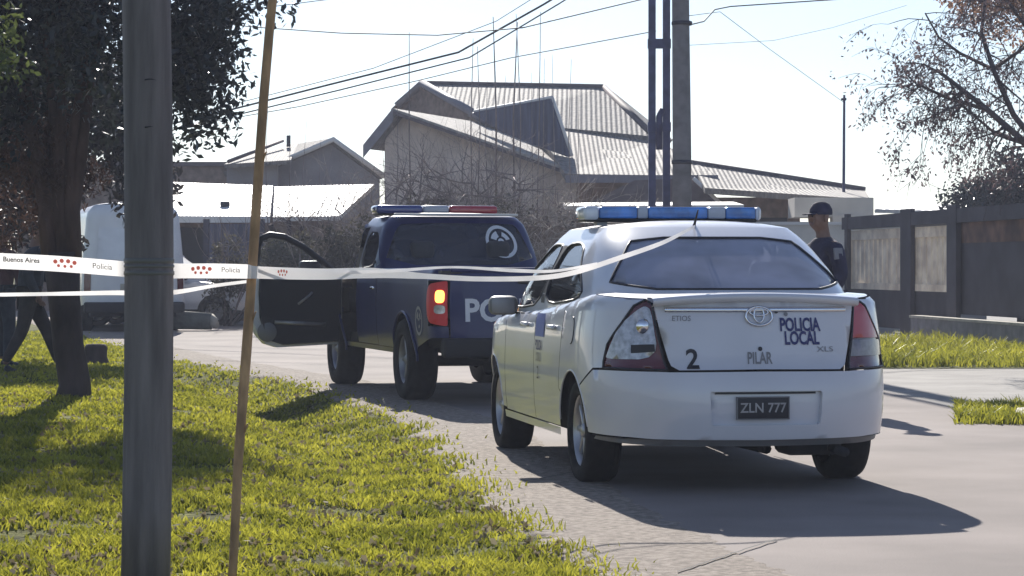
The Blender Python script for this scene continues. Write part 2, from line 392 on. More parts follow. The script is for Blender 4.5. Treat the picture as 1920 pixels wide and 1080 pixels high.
# ------------------------------------------------------------------ vehicle surface
I = np.interp
class Wrap:
    """car side surface unrolled: s runs from the rear centre round the left corner to the nose, z is height"""
    def __init__(s, xr, xf, W, cr, cf, nr=3.6, nf=2.6, zt=None, rt=.05, zref=.6):
        s.xr, s.xf, s.W, s.cr, s.cf, s.nr, s.nf, s.zt, s.rt = xr, xf, W, cr, cf, nr, nf, zt, rt
        s.U = np.linspace(0, 3, 9001); x, y = s.raw(s.U, zref)
        s.S = np.concatenate([[0], np.cumsum(np.hypot(np.diff(x), np.diff(y)))]); s.X = x; s.Y = y; s.end = s.S[-1]
    def raw(s, u, z):
        u = np.asarray(u, float); z = np.asarray(z, float)+u*0
        t = np.clip(u, 0, 1)*PI/2; x1 = s.cr-(s.cr-s.xr(z))*np.cos(t)**(2/s.nr)
        x1 = np.where(u >= 1, s.cr, x1)
        x2 = s.cr+(s.cf-s.cr)*(np.clip(u, 1, 2)-1)
        t3 = np.clip(u-2, 0, 1)*PI/2; x3 = s.cf+(s.xf(z)-s.cf)*np.sin(t3)**(2/s.nf)
        x = np.where(u < 1, x1, np.where(u <= 2, x2, x3))
        k = np.where(u < 1, np.sin(t)**(2/s.nr), np.where(u <= 2, 1, np.abs(np.cos(t3))**(2/s.nf)))
        return x, s.W(x, z)*k
    def P(s, ss, z, off=0.):
        ss = np.asarray(ss, float); z = np.asarray(z, float); sg = np.where(ss < 0, -1, 1); a = np.clip(np.abs(ss), 0, s.end)
        def pl(q): return s.raw(I(np.clip(q, 0, s.end), s.S, s.U), z)
        x, y = pl(a); xa, ya = pl(a-.012); xb, yb = pl(a+.012)
        # mirrored neighbour at the centre line keeps the normal straight
        ya = np.where(a < .012, -y*0-np.abs(.012-a), ya)
        tx, ty = xb-xa, yb-ya; l = np.hypot(tx, ty)+1e-9; nx_, ny_ = -ty/l, tx/l     # outward
        o = off+z*0
        if s.zt is not None:
            q = np.clip((z-(s.zt(x)-s.rt))/s.rt, 0, .995); o = o-s.rt*(1-np.sqrt(1-q*q))
        return np.stack([x+nx_*o, (y+ny_*o)*sg, z], -1)
    def sx(s, x): return float(I(x, s.X, s.S))
    def sy(s, y): return float(I(y, s.Y[:3000], s.S[:3000]))
    def top(s, x):  # half width along the top edge
        m = s.U <= 3; return x

def dens(poly, h):
    out = []
    for i in range(len(poly)):
        a, b = np.array(poly[i]), np.array(poly[(i+1) % len(poly)]); k = max(1, int(np.ceil(np.linalg.norm(b-a)/h)))
        out += [a+(b-a)*j/k for j in range(k)]
    return out
def inside(pt, poly):
    x, y = pt; c = False; n = len(poly); j = n-1
    for i in range(n):
        xi, yi = poly[i]; xj, yj = poly[j]
        if (yi > y) != (yj > y) and x < (xj-xi)*(y-yi)/(yj-yi)+xi: c = not c
        j = i
    return c
def smooth_poly(poly, it=2):
    """Chaikin corner cutting: rounds the outline"""
    p = [np.array(q, float) for q in poly]
    for _ in range(it):
        p = [w for i in range(len(p)) for w in (p[i]*.8+p[(i+1) % len(p)]*.2, p[i]*.2+p[(i+1) % len(p)]*.8)]
    return [tuple(q) for q in p]
def panel(mb, wrap, outer, holes=(), off=0., h=.055):
    """a sheet on the wrap surface bounded by outer (s,z), with holes cut out"""
    loops = [dens(outer, h)]+[dens(q, h) for q in holes]
    vs = []; es = []
    for L in loops:
        o = len(vs); vs += [Vector((float(p[0]), float(p[1]))) for p in L]; es += [(o+i, o+(i+1) % len(L)) for i in range(len(L))]
    A = np.array([tuple(v) for v in vs]); lo, hi = A.min(0), A.max(0)
    gxs = np.arange(lo[0]+h*.5, hi[0], h); gys = np.arange(lo[1]+h*.5, hi[1], h)
    for a in gxs:
        for b in gys:
            if inside((a, b), outer) and not any(inside((a, b), q) for q in holes) and ((A-(a, b))**2).sum(1).min() > (h*.35)**2:
                vs.append(Vector((float(a), float(b))))
    r = delaunay_2d_cdt(vs, es, [], 0, 1e-6)
    V = np.array([tuple(v) for v in r[0]]); fs = []
    for f in r[2]:
        c = V[list(f)].mean(0)
        if inside(c, outer) and not any(inside(c, q) for q in holes):
            a, b, d = V[f[0]], V[f[1]], V[f[2]]
            cr_ = (b[0]-a[0])*(d[1]-a[1])-(b[1]-a[1])*(d[0]-a[0])
            if abs(cr_) > 1e-9: fs.append(tuple(f) if cr_ < 0 else tuple(f)[::-1])
    mb.add(wrap.P(V[:, 0], V[:, 1], off), fs, True)
def both(mb, wrap, outer, holes=(), off=0., h=.055):
    panel(mb, wrap, outer, holes, off, h)
    panel(mb, wrap, [(-a, b) for a, b in outer], [[(-a, b) for a, b in q] for q in holes], off, h)
def mirp(poly): return [(-a, b) for a, b in poly]
def wtext(wrap, s, size, s0, z0, m, parent, name='lettering', bold=0., width=1., off=.005):
    vs, fs = text_verts(s, size, bold, width)
    A = np.array(vs); P = wrap.P(s0-A[:, 0], z0+A[:, 1], off)
    return MB().add(P, fs).build(name, m, parent)
def arc(cx, cz, r, a0, a1, n=18):
    return [(cx+r*math.cos(math.radians(a0+(a1-a0)*i/n)), cz+r*math.sin(math.radians(a0+(a1-a0)*i/n))) for i in range(n+1)]

def deck(mb, wrap, gh, gz_, zt, crown, xs_, full=True, inner=None):
    """top surface from the shoulder line inwards: right across outside the greenhouse, a strip beside it"""
    u = np.linspace(0, 3, 6001); x, y = wrap.raw(u, 0*u+zt(wrap.raw(u, .9)[0]))
    P3 = wrap.P(I(u, wrap.U, wrap.S), zt(x)); o = np.argsort(P3[:, 0]); X, Y = P3[o, 0], P3[o, 1]
    if gh is not None: g = gh.raw(np.linspace(0, 3, 3001), gz_); og = np.argsort(g[0]); GX, GY = g[0][og], g[1][og]
    rows = []
    for xx in xs_:
        xx = min(max(xx, X[0]), X[-1]); yb = float(I(xx, X, Y)); z = float(zt(xx))
        yg = 0.
        if gh is not None and GX[0] < xx < GX[-1]: yg = max(0, float(I(xx, GX, GY))-.01)
        if inner is not None: yg = max(yg, inner(xx))
        yg = min(yg, yb*.98)
        rows.append([(xx, yb+(yg-yb)*t, z+crown*(1-((yb+(yg-yb)*t)/max(yb, .01))**2)) for t in (0, .04, .12, .3, .5, .75, 1)])
    mb.grid(rows, True, True); mb.grid([[(a, -b, c) for a, b, c in r] for r in rows], True, False)

def roof(mb, gh, z0, z1, n=40, power=2.6, xin=.35):
    """domed roof skin from the greenhouse outline at height z0"""
    S = np.linspace(0, gh.end, n); E = gh.P(S, S*0+z0); x0, x1 = E[:, 0].min()+xin, E[:, 0].max()-xin
    rows = []
    for k in (1, .985, .96, .91, .84, .72, .5, .25, 0):
        rows.append([(np.clip(p[0], x0, x1)*(1-k)+p[0]*k, p[1]*k, z0+(z1-z0)*(1-k**power)) for p in E])
    mb.grid(rows, True, True); mb.grid([[(a, -b, c) for a, b, c in r] for r in rows], True, False)

def wheel(parent, x, y, r, w, style, side, rim_r=None, n_sp=8, steer=0.):
    """a wheel part with tyre and rim below it; side=+1 outer face towards +y"""
    e = bpy.data.objects.new('wheel', None); C.objects.link(e); e.parent = parent; e.location = (x, y, r); e.empty_display_size = .1
    e.rotation_euler = (0, 0, steer+(0 if side > 0 else PI))
    rr = rim_r or r*.66; q = w/2
    t = MB().lathe([(rr, -q), (r*.92, -q), (r*.985, -q*.75), (r, -q*.45), (r, q*.45), (r*.985, q*.75), (r*.93, q), (rr+.02, q*1.02), (rr, q*.8), (rr*.97, -q*.5), (rr, -q)], 40)
    for k in range(3): t.lathe([(r*1.001, -q*.5+k*q*.42), (r*.99, -q*.46+k*q*.42), (r*1.001, -q*.42+k*q*.42)], 40)
    t.build('tyre', M['rubber'], e)
    rm = MB().lathe([(rr, q*.8), (rr*.95, q*.72), (rr*.92, q*.3), (rr*.9, -q*.4)], 32)
    rm.lathe([(.0, q*.72), (rr*.18, q*.72), (rr*.22, q*.55), (rr*.22, q*.1)], 20)
    for k in range(n_sp):
        a = 2*PI*k/n_sp
        def tf(v, a=a):
            return Vector((v.x*math.cos(a)-v.z*math.sin(a), v.y, v.x*math.sin(a)+v.z*math.cos(a)))
        wd = .5*rr*.28
        rm.rbox((rr*.16, q*.34, -wd*.6), (rr*.95, q*.62, wd*.6), .012, tf)
    rm.lathe([(rr*.9, -q*.1), (0, -q*.1)], 24)
    rm.build('rim', M[style], e)
    return e

def mirror_unit(parent, x, y, z, sgn, m, sub):
    o = MB().rbox((x-.03, min(y, y+sgn*.20), z-.06), (x+.10, max(y, y+sgn*.185), z+.062), .04).build('side_mirror', m, parent)
    MB().rbox((x-.042, min(y+sgn*.03, y+sgn*.18), z-.05), (x-.028, max(y+sgn*.03, y+sgn*.18), z+.055), .006).build('mirror_glass', M['steel'], o)
    return o

def seats(parent, spots, w=.5, z0=.32):
    for (x, y, ww, hz) in spots:
        s = MB().rbox((x, y-ww/2, z0), (x+.52, y+ww/2, z0+.2), .06)
        s.rbox((x-.14, y-ww/2, z0+.12), (x+.05, y+ww/2, hz-.16), .06)
        for yy in ((y,) if ww < .8 else (y-.38, y+.38)): s.rbox((x-.15, yy-.12, hz-.14), (x-.04, yy+.12, hz+.05), .05)
        s.build('seat', M['seat'], parent)

# ------------------------------------------------------------------ white police sedan
def sedan():
    t = thing('police_car', 'white police sedan with blue roof light bar and the number 2 on its boot', 'car', (1.175, 13.7, 0), .181+PI/2)
    zz = [.17, .25, .30, .45, .62, .665, .70, .80, 1.00, 1.06]
    xr = lambda z: I(z, zz, [-.83, -.87, -.905, -.93, -.92, -.90, -.865, -.85, -.815, -.81])
    xf = lambda z: I(z, [.17, .45, .65, .8, 1.], [3.25, 3.33, 3.28, 3.15, 2.9])
    Wz = lambda z: I(z, [.17, .25, .40, .55, .70, .85, .95, 1.06], [.79, .825, .842, .848, .846, .838, .825, .812])
    W = lambda x, z: 1.015*Wz(z)*(1-.035*np.clip(-x/.93, 0, 1)**2)*(1-.08*np.clip((x-2.3)/1., 0, 1)**2)
    zt = lambda x: I(x, [-.93, -.3, .3, 1.2, 2.2, 2.6, 3.0, 3.33], [1.035, 1.068, 1.02, .955, .92, .875, .80, .68])
    w = Wrap(xr, xf, W, -.02, 2.5, 3.2, 2.6, zt, .045)
    gxr = lambda z: I(z, [.94, 1.04, 1.10, 1.25, 1.40, 1.45], [-.66, -.58, -.50, -.17, .16, .30])
    gxf = lambda z: I(z, [.90, 1.0, 1.2, 1.40, 1.45], [2.62, 2.46, 2.06, 1.64, 1.52])
    gW = lambda x, z: I(z, [.94, 1.05, 1.2, 1.34, 1.40, 1.45], [.80, .79, .73, .655, .605, .555])*(1-.06*np.clip((.6-x)/1.1, 0, 1)**2)*(1-.05*np.clip((x-1.4)/1., 0, 1)**2)
    g = Wrap(gxr, gxf, gW, .55, 1.45, 3.4, 5.5, None, .05, 1.2)
    R = .345; az = .29; g_ = .005                       # wheel arch radius, axle height, panel gap
    sx = w.sx
    def top(x0, x1, n=14): return [(sx(x), float(zt(x))) for x in np.linspace(x0, x1, n)]
    def S(poly): return [(sx(x), z) for x, z in poly]
    body = MB()
    lampo = [(.512, .668), (.60, 1.02), (.645, 1.043), (.71, 1.01), (sx(-.70), .92), (sx(-.60), .80), (sx(-.56), .672)]
    # quarter panel from lamp to rear door
    q = [(.60, 1.038)]+[(s_, float(zt(-.8))) for s_ in np.linspace(.61, sx(-.70), 6)]+top(-.68, .25)+S([(.30, .75), (.335, .52)])
    q += S(arc(0, az, R, 38, 128, 14))+S([(-.30, .60), (-.45, .668), (-.552, .672)])+[(sx(-.592), .80), (sx(-.692), .925), (.715, 1.018), (.65, 1.040)]
    both(body, w, q)
    # sill, ahead of the rear wheel, and the front wing
    both(body, w, S([(.385, .245), (2.17, .245), (2.17, .29), (.36, .29)]))
    fw = [(sx(2.09), .31)]+S(arc(2.55, az, R, 176, 8, 24))+S([(2.95, .32), (3.05, .45)])+[(sx(3.1), .66)]+[(sx(x), float(zt(x))) for x in np.linspace(3.1, 2.09, 14)]
    both(body, w, fw)
    # lip round the arches
    for cx in (0, 2.55):
        for sg in (1, -1):
            a = [w.P(sg*sx(x), z, -.002) for x, z in arc(cx, az, R+.001, 8, 172, 26)]
            body.tube([tuple(p) for p in a], .006, 6)
            # wheel well, a short dark-free tunnel of body colour
    # shoulders, bonnet
    xs_ = np.concatenate([np.linspace(-.30, .3, 10), np.linspace(.4, 2.5, 18), np.linspace(2.55, 3.28, 14)])
    deck(body, w, g, .965, zt, .03, xs_)
    # greenhouse with window openings
    gx = g.sx
    def GS(poly): return [(gx(x), z) for x, z in poly]
    rd = smooth_poly([(.20, 1.03), (1.09, .985), (1.10, 1.352), (.72, 1.362), (.50, 1.31), (.30, 1.17)])
    # front side window: s along the surface, so the slanting front post stays between it and the screen
    fd = smooth_poly([(gx(1.17), .972), (gx(2.20), .945), (gx(2.20), .962), (gx(1.93), 1.16), (gx(1.60), 1.345), (gx(1.45), 1.358), (gx(1.18), 1.352)])
    rw = smooth_poly([(-.76, 1.095), (.76, 1.095), (.62, 1.28), (.55, 1.385), (-.55, 1.385), (-.62, 1.28)], 1)
    e = g.end
    ws = smooth_poly([(gx(2.28), .985), (e+.0, .985), (e, 1.385), (gx(1.62), 1.385)], 1)
    allp = [(-gx(1.9), .95), (gx(1.9), .95), (gx(1.5), 1.43), (-gx(1.5), 1.43)]
    sc_ = [(gx(2.34), .93), (gx(2.34), .962), (gx(2.0), 1.185), (gx(1.66), 1.385), (gx(1.66), 1.45)]
    panel(body, g, mirp(sc_)+sc_[::-1], [rw, GS(rd), mirp(GS(rd)), fd, mirp(fd)], 0, .05)
    both(body, g, [(gx(1.66), 1.45), (e, 1.45), (e, 1.39), (gx(1.66), 1.385)])
    roof(body, g, 1.45, 1.495)
    b = body.build('body', M['white'], t, solid=0)
    # boot lid: rear face and its top
    tl = MB()
    tr = [(0, .672), (.45, .668), (.487, .69), (.499, .72), (.587, 1.012), (.59, 1.028), (.50, 1.035), (0, 1.036)]
    panel(tl, w, tr+mirp(tr)[::-1][1:-1])
    deck(tl, w, g, .98, zt, .03, np.linspace(-.93, -.305, 24))
    lid = tl.build('boot_lid', M['white'], t)
    sp = MB(); P = []
    for y in np.linspace(-.60, .60, 25):
        k = 1; y = y*.955; xb = -.842+.05*(abs(y)/.6)**3; zc = 1.034+.030*(1-(y/.62)**2)
        P.append([(xb+.22, y, zc+.016), (xb+.05, y, zc+.016), (xb+.008, y, zc+.008), (xb, y, zc-.006), (xb+.012, y, zc-.026), (xb+.06, y, zc-.036)])
    sp.grid(P, True, False); sp.build('boot_spoiler', M['white'], lid)
    ch = MB(); P = []
    for s_ in np.linspace(-.52, .52, 30):
        P.append([tuple(w.P(s_, z-.006, o)) for z, o in ((1.010, .002), (1.008, .012), (.992, .015), (.984, .010), (.982, .002))])
    ch.grid(P, True, True).build('chrome_strip', M['chrome'], lid)
    # oval emblem of nested rings
    em = MB()
    def ring(cy, cz, a, b2, r_, n=36): em.tube([tuple(w.P(cy+a*math.cos(2*PI*i/n), cz+b2*math.sin(2*PI*i/n), .012)) for i in range(n+1)], r_, 6, False)
    ring(0, .955, .075, .050, .007); ring(0, .962, .028, .040, .0055); ring(0, .976, .052, .018, .0055)
    em.build('emblem', M['chrome'], lid)
    pil = smooth_poly([(-.085, .90), (.085, .90), (.085, 1.01), (-.085, 1.01)])
    wtext(w, 'POLICIA', .098, -.232, .905, M['blue_ink'], lid, bold=.003, width=.64)
    wtext(w, 'LOCAL', .098, -.238, .833, M['blue_ink'], lid, bold=.003, width=.64)
    wtext(w, '2', .145, .372, .722, M['ink'], lid, bold=.003)
    wtext(w, 'PILAR', .088, .005, .728, M['grey_ink'], lid, bold=.002, width=.62)
    wtext(w, 'ETIOS', .04, .43, .942, M['grey_ink'], lid)
    wtext(w, 'XLS', .04, -.37, .775, M['grey_ink'], lid, width=1.5)
    for a, b3, m_ in ((-.10, 1.0, 'ink'), (-.155, .985, 'grey_ink'), (.0, .80, 'ink')):
        d = MB(); d.add([tuple(w.P(a+.012*math.cos(i*PI/5), b3-.02+.012*math.sin(i*PI/5), .006)) for i in range(10)], [tuple(range(10))[::-1]]); d.build('lock', M[m_], lid)
    # bumper with recessed number plate
    bu = MB()
    rec = [(-.325, .385), (-.315, .375), (.275, .375), (.285, .385), (.292, .546), (.284, .555), (-.324, .555), (-.332, .546)]
    lowz = .300
    bl = [(0, .660), (.50, .657), (.56, .659), (sx(-.56), .660), (sx(-.45), .656), (sx(-.30), .588)]+S(arc(0, az, R, 130, 176, 9))+S([(-.36, lowz+.01)])+[(.75, lowz+.006), (.6, lowz), (0, lowz-.006)]
    panel(bu, w, bl+mirp(bl)[::-1][1:-1], [rec])
    bu_line = MB(); panel(bu_line, w, [(-.30, .540), (.262, .540), (.262, .551), (-.30, .551)], off=-.018)
    # recess walls and floor
    rc = dens(rec, .05); P = [[tuple(w.P(a, b_, o)) for o in (0, -.014, -.028)] for a, b_ in rc+rc[:1]]
    bu.grid(P, True, False); panel(bu, w, rec, off=-.028)
    bm_ = bu.build('rear_bumper', M['white'], t)
    bu_line.build('recess_shadow_line', M['ink'], bm_)  # dark strip painting the shadow line along the recess top
    va = MB(); bl2 = [(0, lowz-.004), (.6, lowz-.004), (sx(-.40), lowz-.006), (sx(-.37), .275), (.6, .262), (0, .258)]
    panel(va, w, bl2+mirp(bl2)[::-1][1:-1], off=-.022)
    P = [[tuple(w.P(s_, lowz, 0)), tuple(w.P(s_, lowz-.003, -.03))] for s_ in np.linspace(-sx(-.40), sx(-.40), 50)]
    va.grid(P, True, False); va.build('valance', M['grey'], bm_)
    pl = MB().rbox((-.915, -.143, .408), (-.905, .143, .524), .004).build('number_plate', M['ink'], t)
    fr = MB()
    for a, b_ in (((-.919, -.146, .521), (-.904, .146, .527)), ((-.919, -.146, .404), (-.904, .146, .410)), ((-.919, .140, .410), (-.904, .146, .521)), ((-.919, -.146, .410), (-.904, -.140, .521))): fr.box(a, b_)
    fr.build('plate_frame', M['grey'], pl)
    vs, fs = text_verts('ZLN 777', .072, .0012, .95); MB().add([(-.9195, -x, .465+y) for x, y in vs], fs).build('plate_lettering', M['steel'], pl)
    # tail lamps
    for sg in (1, -1):
        def Q(p): return [(sg*a, b_) for a, b_ in p]
        lm = MB()
        if sg > 0:
            panel(lm, w, Q(lampo), off=-.006); lamp = lm.build('tail_lamp', M['dark_red'], t)
            lamp['label'] = 'left tail lamp with a sky reflection painted pale into its lens'
            cl = MB(); pin = lambda p, k: [((a-.64)*k+.64, (b_-.83)*k+.83) for a, b_ in p]
            panel(cl, w, smooth_poly([(.548, .725), (.60, .99), (.64, 1.01), (.69, .985), (sx(-.68), .90), (sx(-.60), .75), (sx(-.59), .72)]), off=.0)
            cl.build('clear_lens', M['clear_lens'], lamp)  # whitish lens has the sky's reflection put into its colour
            dk = MB(); panel(dk, w, [(.570, .765), (.715, .755), (.715, .80), (.577, .805)], off=.003); dk.build('reversing_lens', M['ink'], lamp)
            bb = MB(); bb.lathe([(0, -.012), (.03, -.01), (.04, 0)], 20, tuple(w.P(.64, .90, .006)), 'X'); bb.build('bulb', M['chrome'], lamp)
        else:
            panel(lm, w, Q(lampo), off=-.006); lamp = lm.build('tail_lamp', M['dark_red'], t)
            lamp['label'] = 'right tail lamp, red above a grey band'
            rd_ = MB(); panel(rd_, w, Q([(.560, .835), (.602, 1.008), (.645, 1.034), (.71, .998), (sx(-.69), .91), (sx(-.60), .83)]), off=.0); rd_.build('red_lens', M['red_lens'], lamp)
            gl = MB(); panel(gl, w, Q([(.525, .735), (.553, .825), (sx(-.595), .82), (sx(-.575), .735)]), off=.002); gl.build('clear_lens', M['grey_lens'], lamp)
        rim = MB(); rim.tube([tuple(w.P(a, b_, -.002)) for a, b_ in dens(Q(lampo), .04)+[Q(lampo)[0]]], .007, 5, False); rim.build('lamp_rim', M['ink'], lamp)
    # doors
    for sg in (1, -1):
        for k, (poly) in enumerate((
            [(sx(.31), .75), (sx(.345), .52)]+S(arc(0, az, R+g_, 36, 6, 8))+S([(.355, .30), (1.095, .30), (1.095, .6)])+top(1.095, .262, 12),
            S([(1.105, .6), (1.105, .30), (2.078, .30), (2.078, .7)])+top(2.078, 1.105, 12))):
            d = MB(); panel(d, w, [(sg*a, b_) for a, b_ in poly])
            do = d.build('door', M['white'], t)
            hx = (.46, 1.30)[k]
            h = MB(); h.rbox((0, -.012, -.014), (.16, .012, .014), .01, lambda v, sg=sg, hx=hx: Vector(tuple(w.P(sg*sx(hx+v.x), .865+v.z, .018))) + Vector((0, v.y*sg, 0)))
            h.build('handle', M['white'], do)
            if sg > 0 and k == 0:
                wtext(w, 'POLICIA', .085, sx(.95), .745, M['blue_ink'], do, width=.6, bold=.002)
                wtext(w, 'LOCAL', .075, sx(.95), .675, M['grey_ink'], do, width=.6, bold=.002)
                wtext(w, '2', .11, sx(.95), .58, M['ink'], do)
                bd = MB(); panel(bd, w, [(sx(.80), .80), (sx(1.07), .80), (sx(1.07), .94), (sx(.80), .94)], off=.004); bd.build('badge', M['sky_ink'], do)
    fl = MB(); c = sx(.02); fl.tube([tuple(w.P(c-.07*math.cos(a), .86+.075*math.sin(a), .001)) for a in np.linspace(-1.6, 1.6, 14)], .004, 5); fl.build('fuel_flap_seam', M['ink'], b)
    # glass
    for nm, poly, mm in (('rear_window', rw, 'rearglass'), ('side_window', GS(rd), 'glass'), ('side_window', mirp(GS(rd)), 'glass'),
                         ('side_window', fd, 'glass'), ('side_window', mirp(fd), 'glass'),
                         ('windscreen', [(gx(2.34), .962), (e, .962), (e, 1.39), (gx(1.66), 1.385), (gx(2.0), 1.185)], 'clearglass')):
        p = MB(); panel(p, g, poly, off=-.008)
        if nm == 'windscreen': panel(p, g, mirp(poly), off=-.008)
        gw = p.build(nm, M[mm], t)
        if nm != 'windscreen':
            s = MB(); L = dens(poly, .04); s.tube([tuple(g.P(a, b_, -.002)) for a, b_ in L+L[:1]], .009, 5, False); s.build('window_seal', M['ink'], gw)
    for sg in (1, -1):
        bp = MB(); panel(bp, g, [(sg*gx(1.085), 1.0), (sg*gx(1.185), 1.0), (sg*gx(1.185), 1.35), (sg*gx(1.085), 1.35)], off=.003)
        bp.build('door_pillar', M['ink'], t)
    # inside and underneath
    li = MB()
    for a, b_ in (((-.68, -.52, .27), (-.37, .52, .92)), ((.36, -.77, .27), (2.19, .77, .40)), ((2.92, -.62, .27), (3.15, .62, .62)), ((-.37, -.55, .24), (.36, .55, .9)), ((2.19, -.55, .24), (2.92, .55, .82)),
                  ((-.36, -.70, .90), (.36, .70, .97))): li.box(a, b_)
    li.build('floor_pan', M['dark'], t)
    sk = MB()
    for sg in (1, -1): sk.box((.30, min(sg*.77, sg*.81), .40), (2.1, max(sg*.77, sg*.81), .93))
    sk.rbox((1.95, -.70, .80), (2.35, .70, .99), .05); sk.build('dashboard', M['dark'], t)
    seats(t, [(.32, 0, 1.25, 1.20), (1.25, .36, .5, 1.22), (1.25, -.36, .5, 1.22)])
    ax = MB().tube([(-.0, -.6, .27), (0, .6, .27)], .035, 10).rbox((-.70, -.52, .19), (-.46, -.18, .30), .05).tube([(-.6, -.45, .235), (-.93, -.45, .225)], .026, 10)
    ax.tube([(-.3, -.2, .2), (2.2, -.1, .2)], .03, 8); ax.build('exhaust', M['dark'], t)
    for x in (0, 2.55):
        for sg in (1, -1): wheel(t, x, sg*.722+.012*(-1 if 0 else 0), .295, .20, 'alloy', sg, .20, 8)
    mirror_unit(t, 1.93, .80, .97, 1, M['grey'], None); mirror_unit(t, 1.93, -.80, .97, -1, M['grey'], None)
    # light bar
    lb = bpy.data.objects.new('light_bar', None); C.objects.link(lb); lb.parent = t; lb.location = (1.0, .045, 1.49)
    MB().rbox((-.11, -.54, 0), (.11, .54, .028), .012).build('bar_base', M['black'], lb)
    for y0, y1, mm in ((-.52, -.335, 'blue_dome'), (-.333, -.222, 'pale_dome'), (-.22, .15, 'blue_dome'), (.152, .218, 'pale_dome'), (.22, .452, 'blue_dome')):
        MB().rbox((-.13, y0, .022), (.13, y1, .092), .010).build('dome', M[mm], lb)
    for y0, y1 in ((.454, .55), (-.56, -.522)): MB().rbox((-.132, y0, .012), (.132, y1, .094), .022).build('end_cap', M['white_dome'], lb)
    for y in (-.42, .42): MB().box((-.05, y-.03, -.02), (.05, y+.03, 0)).build('foot', M['steel'], lb)
    # roof aerial and rubbing strips
    MB().tube([(.36, .05, 1.45), (.33, .05, 1.47), (.25, .05, 1.55)], [.012, .008, .004], 8).build('aerial', M['black'], t)
    return t
car = sedan()

